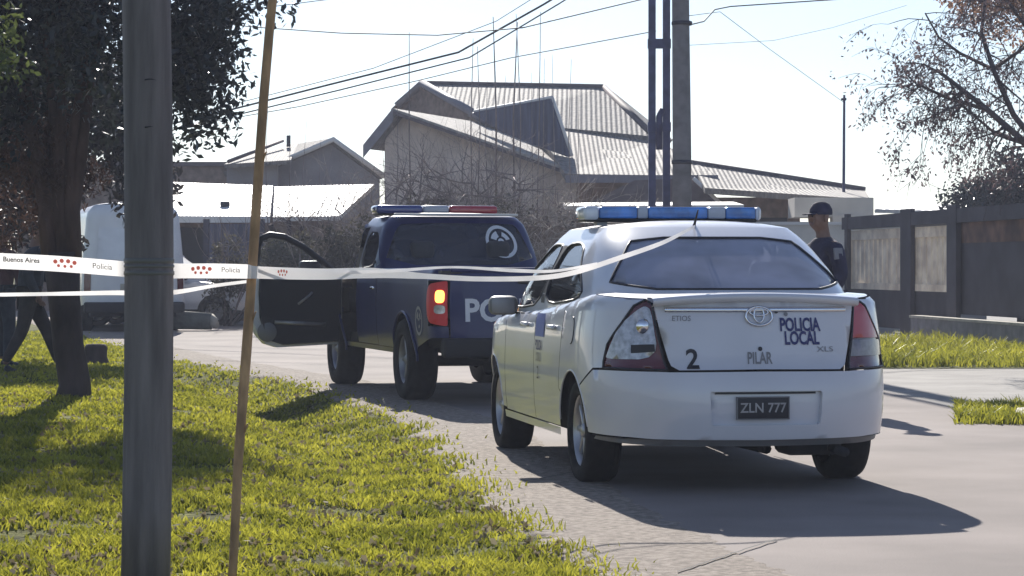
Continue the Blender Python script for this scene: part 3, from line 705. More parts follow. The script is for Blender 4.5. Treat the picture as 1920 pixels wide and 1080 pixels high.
# ------------------------------------------------------------------ navy police pickup with its front left door open
def pickup():
    t = thing('police_pickup', 'navy police pickup truck with its front left door wide open', 'pickup truck', (-.15, 22.1, 0), .275+PI/2)
    xr = lambda z: I(z, [.4, .6, 1.2], [-1.10, -1.13, -1.11])
    xf = lambda z: I(z, [.4, .7, 1.0, 1.15], [4.0, 4.05, 3.95, 3.7])
    Wz = lambda z: I(z, [.42, .6, .9, 1.1, 1.2], [.835, .868, .878, .868, .85])
    W = lambda x, z: Wz(z)*(1-.08*np.clip((x-3.1)/.9, 0, 1)**2)
    zt = lambda x: I(x, [-1.2, 1.15, 1.2, 2.9, 3.1, 3.6, 4.0], [1.205, 1.205, 1.15, 1.13, 1.10, 1.05, .93])
    w = Wrap(xr, xf, W, -.75, 3.2, 5.5, 2.8, zt, .035, .8)
    gxr = lambda z: I(z, [1.1, 1.2, 1.64, 1.71], [1.17, 1.20, 1.40, 1.50])
    gxf = lambda z: I(z, [1.08, 1.64, 1.71], [3.05, 2.25, 2.10])
    gW = lambda x, z: I(z, [1.1, 1.3, 1.55, 1.67, 1.71], [.855, .82, .745, .69, .63])*(1-.05*np.clip((x-2.2)/.8, 0, 1)**2)
    g = Wrap(gxr, gxf, gW, 1.65, 2.35, 5, 3.2, None, .05, 1.4)
    R, az = .44, .375; sx, gx = w.sx, g.sx
    def S(p): return [(sx(x), z) for x, z in p]
    def GS(p): return [(gx(x), z) for x, z in p]
    def top(x0, x1, n=14): return [(sx(x), float(zt(x))) for x in np.linspace(x0, x1, n)]
    body = MB(); lampz = (.70, 1.10)
    side = [(.73, 1.2)]+[(.78, 1.205)]+top(-1.0, 1.13, 10)+S([(1.13, .47), (.47, .47)])+S(arc(0, az, R, 12, 168, 20))+S([(-.47, .50)])+[(sx(-1.0), .60), (.73, .60), (.73, .70)]+[(sx(-.93), .70), (sx(-.93), 1.10), (.73, 1.10)]
    both(body, w, side)
    both(body, w, [(sx(2.99), .47)]+S(arc(3.085, az, R, 172, 8, 20))+S([(3.6, .5)])+[(w.end-.02, .5), (w.end-.02, .9)]+top(3.7, 2.99, 8))
    both(body, w, S([(.47, .42), (2.64, .42), (2.64, .465), (.47, .465)]))
    for cx in (0, 3.085):
        for sg in (1, -1):
            body.tube([tuple(w.P(sg*sx(x), z, .010)) for x, z in arc(cx, az, R-.005, 0, 180, 26)], .013, 6)
    xs_ = np.concatenate([np.linspace(1.2, 3.0, 16), np.linspace(3.05, 3.95, 12)])
    deck(body, w, g, 1.12, zt, .02, xs_)
    deck(body, w, None, 0, zt, 0, np.linspace(-1.13, 1.15, 20), inner=lambda x: .80)
    rw = smooth_poly([(-.73, 1.235), (.73, 1.235), (.67, 1.59), (.62, 1.645), (-.62, 1.645), (-.67, 1.59)], 1)
    sr = smooth_poly([(1.36, 1.19), (2.02, 1.18), (2.02, 1.57), (1.62, 1.56), (1.48, 1.49)], 1)
    sf = smooth_poly([(2.10, 1.18), (2.85, 1.15), (2.86, 1.17), (2.45, 1.46), (2.33, 1.54), (2.10, 1.56)], 1)
    cl = lambda p, m=2.5: [(min(x, m), z) for x, z in p]
    lopen = [(2.09, 1.13), (2.5, 1.13), (2.5, 1.46), (2.33, 1.60), (2.09, 1.61)]
    panel(body, g, [(-gx(2.5), 1.125), (gx(2.5), 1.125), (gx(2.5), 1.71), (-gx(2.5), 1.71)],
          [rw, GS(sr), mirp(GS(sr)), [(gx(min(x, 2.49)), z+.004) for x, z in lopen], mirp(GS(cl(sf, 2.49)))], 0, .06)
    e = g.end; both(body, g, [(gx(2.5), 1.71), (e, 1.71), (e, 1.64), (gx(2.5), 1.60)])
    for sg in (1, -1): body.tube([tuple(g.P(sg*gx(x), z)) for x, z in ((2.98, 1.10), (2.62, 1.38), (2.3, 1.62))], .035, 8)
    roof(body, g, 1.71, 1.755, xin=.3)
    b = body.build('body', M['blue'], t)
    MB().rbox((1.42, -.62, 1.716), (1.50, .62, 1.740), .008).build('roof_sun_line', M['whitetrim'], t)  # white bar painting the sunlit top line of the cab roof
    # tailgate
    tg = MB(); pl = [(-.715, .60), (.715, .60), (.715, 1.20), (-.715, 1.20)]; panel(tg, w, pl)
    tg.rbox((-1.125, -.71, 1.17), (-1.06, .71, 1.212), .012)
    lid = tg.build('tailgate', M['blue'], t)
    wtext(w, 'POLICIA', .272, .10, .83, M['white_ink'], lid, bold=.008, width=.98)
    MB().rbox((-1.142, -.11, 1.07), (-1.115, .11, 1.14), .01).build('handle', M['black'], lid)
    MB().box((-1.10, -.80, 1.16), (1.15, .80, 1.185)).build('bed_cover', M['black'], t)
    bp = MB().rbox((-1.26, -.80, .43), (-1.10, .80, .60), .03); bm_ = bp.build('rear_bumper', M['dark'], t)
    # tail lamps
    for sg in (1, -1):
        lm = MB(); panel(lm, w, smooth_poly([(sg*.735, .72), (sg*.75, .70), (sg*sx(-.935), .74), (sg*sx(-.935), 1.06), (sg*.75, 1.098), (sg*.735, 1.08)]), off=.012, h=.04)
        lo = lm.build('tail_lamp', M['lit_red'] if sg > 0 else M['red_lens'], t)
        lo['label'] = 'left tail lamp, lit orange' if sg > 0 else 'right tail lamp'
        ll = MB(); panel(ll, w, smooth_poly([(sg*.76, .905), (sg*.84, .905), (sg*.84, 1.015), (sg*.76, 1.015)]), off=.018, h=.03); ll.build('lit_segment', M['lit_lens'] if sg > 0 else M['red_lens'], lo)
        l2 = MB(); panel(l2, w, smooth_poly([(sg*.755, .81), (sg*.85, .81), (sg*.85, .885), (sg*.755, .885)]), off=.018, h=.03); l2.build('clear_segment', M['clear_lens'], lo)
    # round seal on the side of the bed and on the rear window
    def seal(wr, s0, z0, r, m, off=.006, par=t, name='round_seal'):
        mb = MB()
        def P(a, rr): return tuple(wr.P(s0+rr*math.cos(a), z0+rr*math.sin(a), off))
        n = 40
        for r0, r1 in ((.80, 1.0),):
            mb.grid([[P(2*PI*i/n, r*r0), P(2*PI*i/n, r*r1)] for i in range(n+1)], False, True)
        for a0, a1, r0, r1 in ((.3, 1.3, .3, .66), (1.9, 2.9, .35, .62), (.1, 3.0, .06, .2), (4.0, 4.9, .3, .5)):
            mb.grid([[P(a0+(a1-a0)*i/10, r*r0), P(a0+(a1-a0)*i/10, r*r1)] for i in range(11)], False, True)
        return mb.build(name, m, par)
    seal(g, -.43, 1.465, .16, M['grey_ink'] if 0 else M['white_ink'], .004)
    seal(w, sx(-.62), .74, .13, mat('dull_seal', (.35, .33, .33), .6))
    # doors
    for sg in (1, -1):
        for k, pts in enumerate(([(1.145, .475), (2.045, .475), (2.045, .8)], [(2.055, .475), (2.98, .475), (2.98, .8)])):
            if sg > 0 and k == 1: continue
            x0, x1 = pts[0][0], pts[1][0]
            d = MB(); panel(d, w, [(sg*a, b_) for a, b_ in S(pts)+top(x1, x0, 8)])
            do = d.build('door', M['blue'], t)
            MB().rbox((x0+.10, sg*.865-.02, 1.0), (x0+.26, sg*.865+.02, 1.03), .012).build('handle', M['chrome'], do)
    st = MB(); panel(st, w, [(sx(-.45), 1.02), (sx(1.0), 1.02), (sx(1.0), 1.06), (sx(-.3), 1.06)], off=.006)
    # the open door, swung about its hinge
    hx, hy, ang = 2.96, .85, math.radians(-80)
    def sw(x, y, z):
        dx, dy = x-hx, y-hy; return (hx+dx*math.cos(ang)-dy*math.sin(ang), hy+dx*math.sin(ang)+dy*math.cos(ang), z)
    def yo(z): return .868-max(0, z-1.13)*.42
    out = [(2.95, .43), (2.25, .40), (2.12, .44), (2.03, .54), (1.98, .70), (1.97, .95), (1.98, 1.17), (2.95, 1.15)]
    dr = MB(); nrm = lambda p, o: sw(p[0], yo(p[1])+o, p[1])
    L = dens(out, .08); k = len(L)
    dr.add([nrm(p, 0) for p in L]+[nrm(p, -.10) for p in L], [tuple(range(k)), tuple(range(2*k-1, k-1, -1))]+[(i, i+k, (i+1) % k+k, (i+1) % k) for i in range(k)])
    do = dr.build('open_door', M['silver'], t)
    ins = [((a-2.46)*.90+2.485, (b_-.80)*.94+.805) for a, b_ in L]
    ti = MB(); ti.add([nrm(p, -.103) for p in ins]+[nrm(p, -.145) for p in ins], [tuple(range(k)), tuple(range(2*k-1, k-1, -1))]+[(i, i+k, (i+1) % k+k, (i+1) % k) for i in range(k)])
    trim = ti.build('door_trim', M['dark'], do)
    ou = MB(); ou.add([nrm(p, .004) for p in L], [tuple(range(k))]); ou.build('outer_skin', M['blue'], do)
    hd = MB(); hd.tube([nrm(p, -.16) for p in ((2.45, .84), (2.56, .92), (2.60, .96))], .014, 8); hd.tube([nrm((2.2, .66), -.15), nrm((2.75, .63), -.15)], .02, 8); hd.build('grab_handle', M['steel'], trim)
    sp_ = MB(); sp_.lathe([(0, 0), (.09, 0), (.10, .01)], 20, nrm((2.12, .56), -.15), 'X'); sp_.build('speaker_grille', M['grey'], trim)
    wf = [(2.02, 1.12), (2.01, 1.42), (2.03, 1.50), (2.12, 1.54), (2.28, 1.52), (2.5, 1.42), (2.72, 1.28), (2.92, 1.14)]
    MB().tube([nrm(p, -.05) for p in wf], .034, 8).build('window_frame', M['ink'], do)
    wp = MB(); q = [nrm(p, -.05) for p in wf]; wp.add(q, [tuple(range(len(q)))]); wp.build('window_pane', glassmat('door_glass', (.85, .9, .92), amount=.02, refl=.02), do)
    mo = MB(); c = Vector(nrm((2.74, 1.18), .02)); mo.rbox((c.x-.02, c.y-.02, c.z-.10), (c.x+.12, c.y+.2, c.z+.10), .04); mo.build('side_mirror', M['ink'], do)
    mirror_unit(t, 2.75, -.84, 1.2, -1, M['ink'], None)
    # glass
    for nm, poly, mm in (('rear_window', rw, 'darkglass'), ('side_window', GS(sr), 'darkglass'), ('side_window', mirp(GS(sr)), 'darkglass'), ('side_window', mirp(GS(cl(sf, 2.5))), 'darkglass'),
                         ('windscreen', [(-gx(2.52), 1.13), (-e, 1.13), (-e, 1.64), (-gx(2.42), 1.62)], 'clearglass')):
        p = MB(); panel(p, g, poly, off=-.008, h=.07)
        if nm == 'windscreen': panel(p, g, mirp(poly), off=-.008, h=.07)
        p.build(nm, M[mm], t)
    li = MB()
    for a, b_ in (((-1.05, -.72, .50), (1.1, .72, .62)), ((1.15, -.80, .42), (2.66, .80, .56)), ((3.55, -.62, .42), (3.9, .62, .9)), ((2.66, -.5, .42), (3.55, .5, 1.0)), ((2.66, -.82, .80), (3.55, .82, 1.0)), ((-.5, -.82, .80), (.5, .82, 1.1)),
                  ((-.95, -.45, .42), (3.2, -.35, .52)), ((-.95, .35, .42), (3.2, .45, .52))): li.box(a, b_)
    li.build('chassis', M['dark'], t)
    MB().rbox((2.55, -.74, .95), (2.95, .74, 1.17), .06).build('dashboard', M['dark'], t)
    seats(t, [(1.40, 0, 1.3, 1.42), (2.1, .38, .52, 1.45), (2.1, -.38, .52, 1.45)], z0=.56)
    MB().tube([(0, -.68, .36), (0, .68, .36)], .05, 10).lathe([(0, -.14), (.12, -.1), (.15, 0), (.12, .1), (0, .14)], 20, (0, 0, .35)).tube([(-.9, .3, .4), (0, .3, .42), (.8, .3, .45)], .03, 8).build('rear_axle', M['dark'], t)
    for x in (0, 3.085):
        for sg in (1, -1): wheel(t, x, sg*.76, .375, .26, 'steel', sg, .22, 6)
    lb = bpy.data.objects.new('light_bar', None); C.objects.link(lb); lb.parent = t; lb.location = (1.95, .10, 1.728)
    MB().rbox((-.12, -.60, 0), (.12, .60, .03), .012).build('bar_base', M['black'], lb)
    for y0, y1, mm in ((.15, .62, 'blue_dark'), (-.12, .148, 'pale_dome'), (-.62, -.122, 'red_lens')):
        MB().rbox((-.15, y0, .015), (.15, y1, .10), .03).build('dome', M[mm], lb)
    for y in (-.42, .42): MB().box((-.05, y-.03, -.04), (.05, y+.03, 0)).build('foot', M['black'], lb)
    return t
truck = pickup()

# ------------------------------------------------------------------ far vehicles: pale car side on, white van from behind
def simple_car():
    D = 50.; X = (300-960)/F*D
    t = thing('parked_car', 'pale silver car parked side on behind the thick pole', 'car', (X-1.1, D, 0), math.radians(-6))
    xr = lambda z: I(z, [.2, .5, 1.], [-.75, -.82, -.72]); xf = lambda z: I(z, [.2, .5, .75, .95], [3.2, 3.3, 3.22, 2.9])
    W = lambda x, z: I(z, [.2, .5, .9], [.78, .82, .77])+0*x
    zt = lambda x: I(x, [-.8, 1., 2.1, 2.6, 3.3], [.97, .93, .92, .84, .68])
    w = Wrap(xr, xf, W, .1, 2.5, 3.2, 2.5, zt, .04); R = .345
    gxr = lambda z: I(z, [.9, 1.45], [-.6, -.1]); gxf = lambda z: I(z, [.88, 1.45], [2.45, 1.45]); gW = lambda x, z: I(z, [.9, 1.4, 1.45], [.74, .60, .56])+0*x
    g = Wrap(gxr, gxf, gW, .4, 1.5, 3.2, 3, None, .05, 1.2); sx, gx = w.sx, g.sx
    b = MB(); S = lambda p: [(sx(x), z) for x, z in p]
    for sg in (1, -1):
        p = [(0, .24), (sx(-.36), .24)]+S(arc(0, .30, R, 172, 8, 16))+S(arc(2.45, .30, R, 172, 8, 16))+[(w.end, .26)]+[(w.end, .66)]+[(sx(x), float(zt(x))) for x in np.linspace(3.15, -.7, 24)]+[(0, .96)]
        panel(b, w, [(sg*a, c) for a, c in p])
        panel(b, g, [(sg*a, c) for a, c in [(0, .9), (g.end, .9), (g.end, 1.45), (0, 1.45)]], [[(sg*gx(x), z) for x, z in ((.05, .99), (1.0, .97), (1.0, 1.33), (.25, 1.33))], [(sg*gx(x), z) for x, z in ((1.08, .97), (1.95, .96), (1.5, 1.33), (1.08, 1.33))]], h=.08)
    deck(b, w, g, .93, zt, .02, np.linspace(-.75, 3.2, 40)); roof(b, g, 1.45, 1.49)
    b.build('body', M['silver'], t)
    for sg in (1, -1):
        for q in (((.05, .99), (1.0, .97), (1.0, 1.33), (.25, 1.33)), ((1.08, .97), (1.95, .96), (1.5, 1.33), (1.08, 1.33))):
            p = MB(); panel(p, g, [(sg*gx(x), z) for x, z in q], off=-.006); p.build('side_window', M['clearglass'], t)
    MB().box((-.5, -.6, .25), (3., .6, .8)).build('floor_pan', M['dark'], t)
    for x in (0, 2.45):
        for sg in (1, -1): wheel(t, x, sg*.70, .30, .19, 'steel', sg, .19, 6)
    mirror_unit(t, 1.8, -.76, 1.0, -1, M['ink'], None)
    for sg in (1, -1):
        h = MB(); panel(h, w, [(sg*(w.end-.5), .58), (sg*(w.end-.25), .56), (sg*(w.end-.25), .68), (sg*(w.end-.5), .72)], off=.004); h.build('headlight', M['clear_lens'], t)
simple_car()

def van():
    t = thing('white_van', 'tall white van seen from behind between tree trunk and thick pole', 'van', (-7.05, 44.8, 0), .25+PI/2)
    W = lambda x, z: I(z, [.3, .8, 1.2, 2.2, 2.35], [.93, .96, .95, .86, .78])+0*x
    xr = lambda z: I(z, [.3, 1.2, 2.3], [0, .0, .10]); xf = lambda z: I(z, [.3, 1., 1.3, 2.3], [4.9, 4.8, 4.2, 3.4])
    zt = lambda x: 2.38+0*x
    w = Wrap(xr, xf, W, .4, 3.2, 6, 3, zt, .10, 1.); sx = w.sx
    b = MB()
    for sg in (1, -1):
        p = [(0, .55), (sx(.3), .50)]+[(sx(x), z) for x, z in arc(.95, .35, .40, 160, 5, 12)]+[(sx(x), z) for x, z in arc(4.0, .35, .40, 172, 8, 12)]+[(w.end, .4), (w.end, 2.38), (0, 2.38)]
        panel(b, w, [(sg*a, c) for a, c in p], h=.12)
    deck(b, w, None, 0, zt, .06, np.linspace(0, 3.5, 24)); b.build('body', M['vanwhite'], t)
    for y in (-.02, ): MB().box((-.012, y-.012, .6), (.03, y+.012, 2.2)).build('door_seam', M['dark'], t)
    for sg in (1, -1):
        g = MB(); panel(g, w, [(sg*.12, 1.35), (sg*.72, 1.35), (sg*.70, 1.95), (sg*.12, 1.95)], off=.004); g.build('rear_window', M['glass'] if 0 else M['silver'], t)
        l = MB(); panel(l, w, [(sg*.80, .72), (sg*.93, .72), (sg*.93, 1.12), (sg*.80, 1.12)], off=.01); l.build('tail_lamp', M['dark_red'], t)
    for x in (.95, 4.0):
        for sg in (1, -1): wheel(t, x, sg*.82, .34, .22, 'steel', sg, .2, 6)
    MB().rbox((-.14, -.93, .36), (.10, .93, .56), .04).build('bumper', M['dark'], t)
    MB().rbox((-.015, -.26, .78), (.0, .26, .90), .004).build('number_plate', M['pale'], t)
    MB().box((.2, -.8, .28), (4.4, .8, .6)).build('floor_pan', M['dark'], t)
van()

# ------------------------------------------------------------------ houses
def uvroof(name, quads, t, m, parent):
    """roof planes as thick slabs; each quad = eave_left, eave_right, ridge_right, ridge_left; UV in metres along the eave / up the slope"""
    vs = []; fs = []; uv = []
    for q in quads:
        q = [Vector(p) for p in q]; ex = (q[1]-q[0]).normalized(); n = (q[1]-q[0]).cross(q[-1]-q[0]).normalized()
        if n.z < 0: n = -n
        ey = n.cross(ex); o = len(vs); k = len(q)
        for d in (0, t):
            for p in q: vs.append(p-n*d); uv.append(((p-q[0]).dot(ex), (p-q[0]).dot(ey)))
        fs += [tuple(o+i for i in range(k)), tuple(o+i for i in range(2*k-1, k-1, -1))]+[(o+i, o+i+k, o+(i+1) % k+k, o+(i+1) % k) for i in range(k)]
    inv = MAT[parent.name].inverted(); me = bpy.data.meshes.new(name); me.from_pydata([inv @ v for v in vs], [], fs)
    L = me.uv_layers.new(name='uv')
    for l in me.loops: L.data[l.index].uv = uv[l.vertex_index]
    me.materials.append(m); o = bpy.data.objects.new(name, me); C.objects.link(o); o.parent = parent
    return o
def bar(a, b, r, n=6): return MB().tube([a, b], r, n)
def P3(px, py, D): return at(px, py, D)

# main house -----------------------------------------------------------
h = thing('main_house', 'two storey house with pale clay tile roofs behind the police pickup', 'house', (1.5, 56, 0))
rd = Vector((2.7, 7.6, 0))
A, B_, L_ = P3(737, 203, 54.6), P3(1092, 326, 54.6), P3(681, 272, 54.6)
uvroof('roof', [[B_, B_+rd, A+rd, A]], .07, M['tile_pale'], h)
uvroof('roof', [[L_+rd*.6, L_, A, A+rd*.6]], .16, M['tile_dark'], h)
MB().slab([A+Vector((0, -.04, -.14)), A+Vector((0, -.04, -.06)), B_+Vector((0, -.04, -.06)), B_+Vector((0, -.04, -.14))], .03).build('rake_board', M['soffit'], h, world=True)
MB().slab([A+Vector((0, -.05, -.30)), A+Vector((0, -.05, 0)), L_+Vector((0, -.05, 0)), L_+Vector((0, -.05, -.30))][::-1], .03).build('rake_board', M['fascia'], h, world=True)
w1 = [P3(722, 268, 55.2), P3(742, 212, 55.2), P3(1080, 330, 55.2)]
w1 = [Vector((w1[0].x, 55.2, 0)), w1[0], w1[1], w1[2], Vector((w1[2].x, 55.2, 0))]
mb = MB(); mb.slab(w1[::-1], -.2); mb.box((w1[0].x, 55.25, 0), (w1[0].x+.2, 60, 3.6)); mb.build('wall', M['wall'], h, world=True)
# eaves-side roof over the middle, facing the road
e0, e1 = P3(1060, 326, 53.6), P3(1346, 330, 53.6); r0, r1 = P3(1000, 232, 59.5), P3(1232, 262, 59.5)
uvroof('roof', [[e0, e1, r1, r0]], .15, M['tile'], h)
MB().box((e0.x, 53.5, e0.z-.20), (e1.x, 53.58, e0.z-.03)).build('gutter', M['fascia'], h, world=True)
MB().box((e0.x, 56.2, 0), (e1.x, 56.4, e0.z-.1)).build('wall', M['brownwall'], h, world=True)
# porch hip: dark slab with the shade put into its colour, pale edge
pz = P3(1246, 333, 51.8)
MB().slab([P3(1088, 388, 52.4), P3(1190, 338, 52.4), P3(1300, 334, 52.4), P3(1356, 388, 52.4)], -.12).build('porch_shade_slab', M['soffit'], h, world=True)
MB().tube([P3(1300, 334, 52.3), P3(1356, 386, 52.3)], .045, 6).build('hip_cap', M['whitetrim'], h, world=True)
# upper storey
ur0, ur1 = P3(792, 157, 64), P3(1132, 164, 64); ue0, ue1 = P3(912, 226, 59.2), P3(1226, 256, 59.2)
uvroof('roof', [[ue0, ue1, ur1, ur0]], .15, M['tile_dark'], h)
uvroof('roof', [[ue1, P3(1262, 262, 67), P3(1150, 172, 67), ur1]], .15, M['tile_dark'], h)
MB().tube([ur0, ur1], .09, 8).tube([ur1, ue1], .09, 8).build('ridge_cap', M['soffit'], h, world=True)
MB().slab([P3(745, 205, 63.5), P3(792, 160, 63.5), P3(905, 222, 60.2), P3(905, 330, 60.2), P3(745, 330, 63.5)][::-1], -.2).build('wall', M['brownwall'], h, world=True)
MB().tube([P3(744, 199, 63.2), P3(791, 156, 63.2), P3(912, 226, 59.1)], .11, 6).build('rake_board', M['fascia'], h, world=True)
MB().slab([P3(1130, 252, 60), P3(1222, 262, 60), P3(1222, 320, 60), P3(1130, 320, 60)], .2).build('wall', M['cream'], h, world=True)
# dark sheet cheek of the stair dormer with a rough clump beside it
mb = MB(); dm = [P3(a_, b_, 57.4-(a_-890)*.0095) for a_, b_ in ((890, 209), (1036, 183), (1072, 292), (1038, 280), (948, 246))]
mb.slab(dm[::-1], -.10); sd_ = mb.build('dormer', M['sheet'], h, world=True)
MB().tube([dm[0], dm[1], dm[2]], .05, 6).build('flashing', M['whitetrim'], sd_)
for o_ in sd_.children:
    inv = MAT[h.name].inverted()
    for v in o_.data.vertices: v.co = inv @ v.co
# right wing
k0, k1, k2, k3 = P3(1322, 352, 51.6), P3(1632, 374, 51.6), P3(1622, 357, 55.5), P3(1296, 306, 55.5)
uvroof('roof', [[k0, k1, k2, k3]], .13, M['tile'], h)
MB().tube([k3, k2], .085, 8).build('ridge_cap', M['soffit'], h, world=True)
MB().box((P3(1330, 0, 53).x, 53, 0), (P3(1500, 0, 53).x, 53.2, 2.75)).build('wall', M['brownwall'], h, world=True)
MB().box((P3(1490, 0, 50).x, 50.0, 2.25), (P3(1638, 0, 50).x, 51.2, 2.66)).build('parapet', M['cream'], h, world=True)
MB().box((P3(1562, 0, 49.9).x, 49.9, 0), (P3(1612, 0, 49.9).x, 50.4, 2.30)).build('column', M['cream'], h, world=True)
MB().box((P3(1612, 0, 51).x, 51, 0), (P3(1700, 0, 51).x, 51.2, 2.3)).build('wall', M['cream'], h, world=True)
for px in (1395, 1450):
    o = MB(); a = P3(px, 380, 52.96); o.box((a.x-.3, 52.93, 1.3), (a.x+.3, 52.99, 2.3)); wn = o.build('window', M['dark'], h, world=True)
mb = MB(); a = P3(800, 330, 55.05); mb.box((a.x-.5, 54.98, 1.2), (a.x+.5, 55.04, 2.4)); mb.build('window', M['dark'], h, world=True)
# mast
t = thing('aerial_mast', 'thin metal mast rising above the right end of the tiled roof', 'mast', P3(1582, 0, 54)*Vector((1, 1, 0)))
x_ = P3(1582, 0, 54).x
MB().tube([(x_, 54, 0), (x_, 54, P3(0, 350, 54).z), (x_+.01, 54, P3(0, 178, 54).z)], [.04, .035, .028], 6).build('pole', M['post'], t, world=True)
MB().tube([(x_-.06, 54, P3(0, 186, 54).z), (x_+.06, 54, P3(0, 186, 54).z)], .03, 6).build('bracket', M['iron'], t, world=True)

# low house on the left -------------------------------------------------
h2 = thing('low_house', 'low house with a bright pale sheet roof left of the pickup', 'house', (-4.8, 55, 0))
uvroof('roof', [[P3(232, 404, 53), P3(506, 406, 53), P3(512, 348, 58), P3(232, 338, 58)]], .10, M['sheetroof'], h2)
uvroof('roof', [[P3(512, 407, 53.1), P3(636, 405, 53.1), P3(702, 345, 58), P3(515, 350, 58)]], .10, M['sheetroof'], h2)
MB().box((P3(236, 0, 54).x, 54, 0), (P3(640, 0, 54).x, 54.2, P3(0, 406, 54).z)).build('wall', M['brownwall'], h2, world=True)
MB().box((P3(232, 0, 53).x, 52.93, P3(0, 404, 53).z-.16), (P3(506, 0, 53).x, 52.99, P3(0, 404, 53).z-.02)).build('gutter', M['whitetrim'], h2, world=True)
for px in (360, 455): a = P3(px, 0, 53.95); MB().box((a.x-.35, 53.93, 1.2), (a.x+.35, 53.99, 2.1)).build('window', M['dark'], h2, world=True)
MB().tube([P3(422, 402, 54.5), P3(422, 378, 54.5)], .11, 8).build('chimney', M['iron'], h2, world=True)

h3 = thing('gable_house', 'grey gabled house rising behind the low pale roof', 'house', (-5, 62, 0))
ap, el, er = P3(626, 258, 62), P3(500, 312, 62), P3(722, 328, 62); bk = Vector((-2.0, 5, 0))
uvroof('roof', [[el+bk, el, ap, ap+bk]], .14, M['tile_dark'], h3)
uvroof('roof', [[er, er+bk, ap+bk, ap]], .14, M['tile_dark'], h3)
MB().tube([el+Vector((0, -.1, -.05)), ap+Vector((0, -.1, -.05)), er+Vector((0, -.1, -.05))], .09, 4).build('rake_board', M['whitetrim'], h3, world=True)
q = [P3(512, 312, 62.4), P3(626, 266, 62.4), P3(712, 326, 62.4)]
MB().slab([Vector((q[0].x, 62.4, 0)), q[0], q[1], q[2], Vector((q[2].x, 62.4, 0))][::-1], -.2).build('wall', M['greywall'], h3, world=True)
uvroof('annex_roof', [[P3(420, 308, 61), P3(545, 300, 61), P3(560, 268, 65), P3(470, 282, 65)]], .1, M['tile_dark'], h3)
MB().tube([P3(428, 303, 61), P3(530, 264, 64)], .05, 5).build('ridge_cap', M['soffit'], h3, world=True)
MB().tube([P3(541, 275, 64), P3(541, 254, 64)], .055, 8).build('chimney', M['iron'], h3, world=True)
MB().box((P3(425, 0, 61.5).x, 61.5, 0), (P3(520, 0, 61.5).x, 61.8, P3(0, 306, 61.5).z)).build('wall', M['greywall'], h3, world=True)

h4 = thing('flat_roof_building', 'brown flat roofed building behind the thick pole', 'building', (-10.5, 66, 0))
a, b = P3(300, 312, 66), P3(478, 312, 66)
MB().box((a.x-4, 66, 0), (b.x, 70, a.z)).build('wall', M['brownwall'], h4, world=True)
MB().box((a.x-4.1, 65.85, a.z), (b.x+.15, 70, a.z+.12)).build('roof_slab', M['soffit'], h4, world=True)

# boundary walls, pale awning -------------------------------------------
def wallthing(name, label, a, b, y, h_, m, cap=None, thick=.2):
    xa, xb = P3(a, 0, y).x, P3(b, 0, y).x
    t = thing(name, label, 'wall', ((xa+xb)/2, y, 0))
    MB().box((xa, y, 0), (xb, y+thick, h_)).build('wall_face', m, t, world=True)
    if cap: MB().box((xa-.03, y-.04, h_), (xb+.03, y+thick+.04, h_+.06)).build('coping', cap, t, world=True)
    return t
wallthing('garden_wall', 'weathered brown garden wall seen between pickup cab and white sedan', 960, 1330, 47, 2.0, mat('stained_wall', (.22, .17, .14), .9, var=.35, scale=1.6, bump=.01, bscale=20))
wallthing('garden_wall', 'cream garden wall with coping behind the standing officer', 1335, 1600, 47.6, 2.05, M['cream'], M['whitetrim'])
t = thing('awning', 'long thin pale awning edge above the brown garden wall', 'awning', (3, 47.5, 0))
a, b = P3(1060, 386, 46.5), P3(1395, 384, 46.5)
MB().slab([a, b, b+Vector((0, 2.2, .12)), a+Vector((0, 2.2, .12))], .07).build('canopy', M['whitetrim'], t, world=True)
for px in (1100, 1350): x_ = P3(px, 0, 46.7).x; MB().tube([(x_, 46.7, 0), (x_, 46.7, a.z-.06)], .04, 6).build('post', M['iron'], t, world=True)
t = thing('metal_gate', 'dark sheet metal gate below the pale sheet roof', 'gate', (P3(435, 0, 52).x, 52, 0))
x0, x1 = P3(392, 0, 52).x, P3(486, 0, 52).x
mb = MB(); n = 12
for i in range(n): xx = x0+(x1-x0)*i/n; mb.box((xx, 52+(.02 if i % 2 else 0), .1), (xx+(x1-x0)/n-.012, 52.05, 2.15))
mb.build('gate_leaf', M['sheet'], t, world=True)
MB().box((x0-.12, 51.95, 0), (x0, 52.1, 2.25)).build('post', M['iron'], t, world=True)
MB().box((x1, 51.95, 0), (x1+.12, 52.1, 2.25)).build('post', M['iron'], t, world=True)

# slatted fence on the right --------------------------------------------
FA, FB = Vector((6.45, 46, 0)), Vector((7.85, 34, 0)); fd = (FB-FA); fl_ = fd.length; fd.normalize(); fn = Vector((-fd.y, fd.x, 0))
def fpt(s, z, o=0.): return FA+fd*s+fn*o+Vector((0, 0, z))
def fbox(mb, s0, s1, z0, z1, o0=-.03, o1=.03):
    v = [fpt(s, z, o) for z in (z0, z1) for s, o in ((s0, o0), (s1, o0), (s1, o1), (s0, o1))]
    mb.add(v, [(0, 3, 2, 1), (4, 5, 6, 7), (0, 1, 5, 4), (1, 2, 6, 5), (2, 3, 7, 6), (3, 0, 4, 7)])
def s_at(px):      # where along the fence a sight line through that column meets it
    k = (px-960)/F; return ((k*FA.y-FA.x)/(fd.x-k*fd.y))
ft = thing('garden_fence', 'beige slatted fence with dark posts and dark lower boards right of the officer', 'fence', tuple(FA), 0)
sA, sB, sC, sD, sE = s_at(1592), s_at(1702), s_at(1792), s_at(1925), fl_+4
mb = MB()
for (u0, u1) in ((sA, sB), (sB, sC)):
    n = int((u1-u0)/.30)
    for i in range(n):
        u = u0+(u1-u0)*i/n; fbox(mb, u, u+(u1-u0)/n*.72, .85, 1.80, -.015, .015)
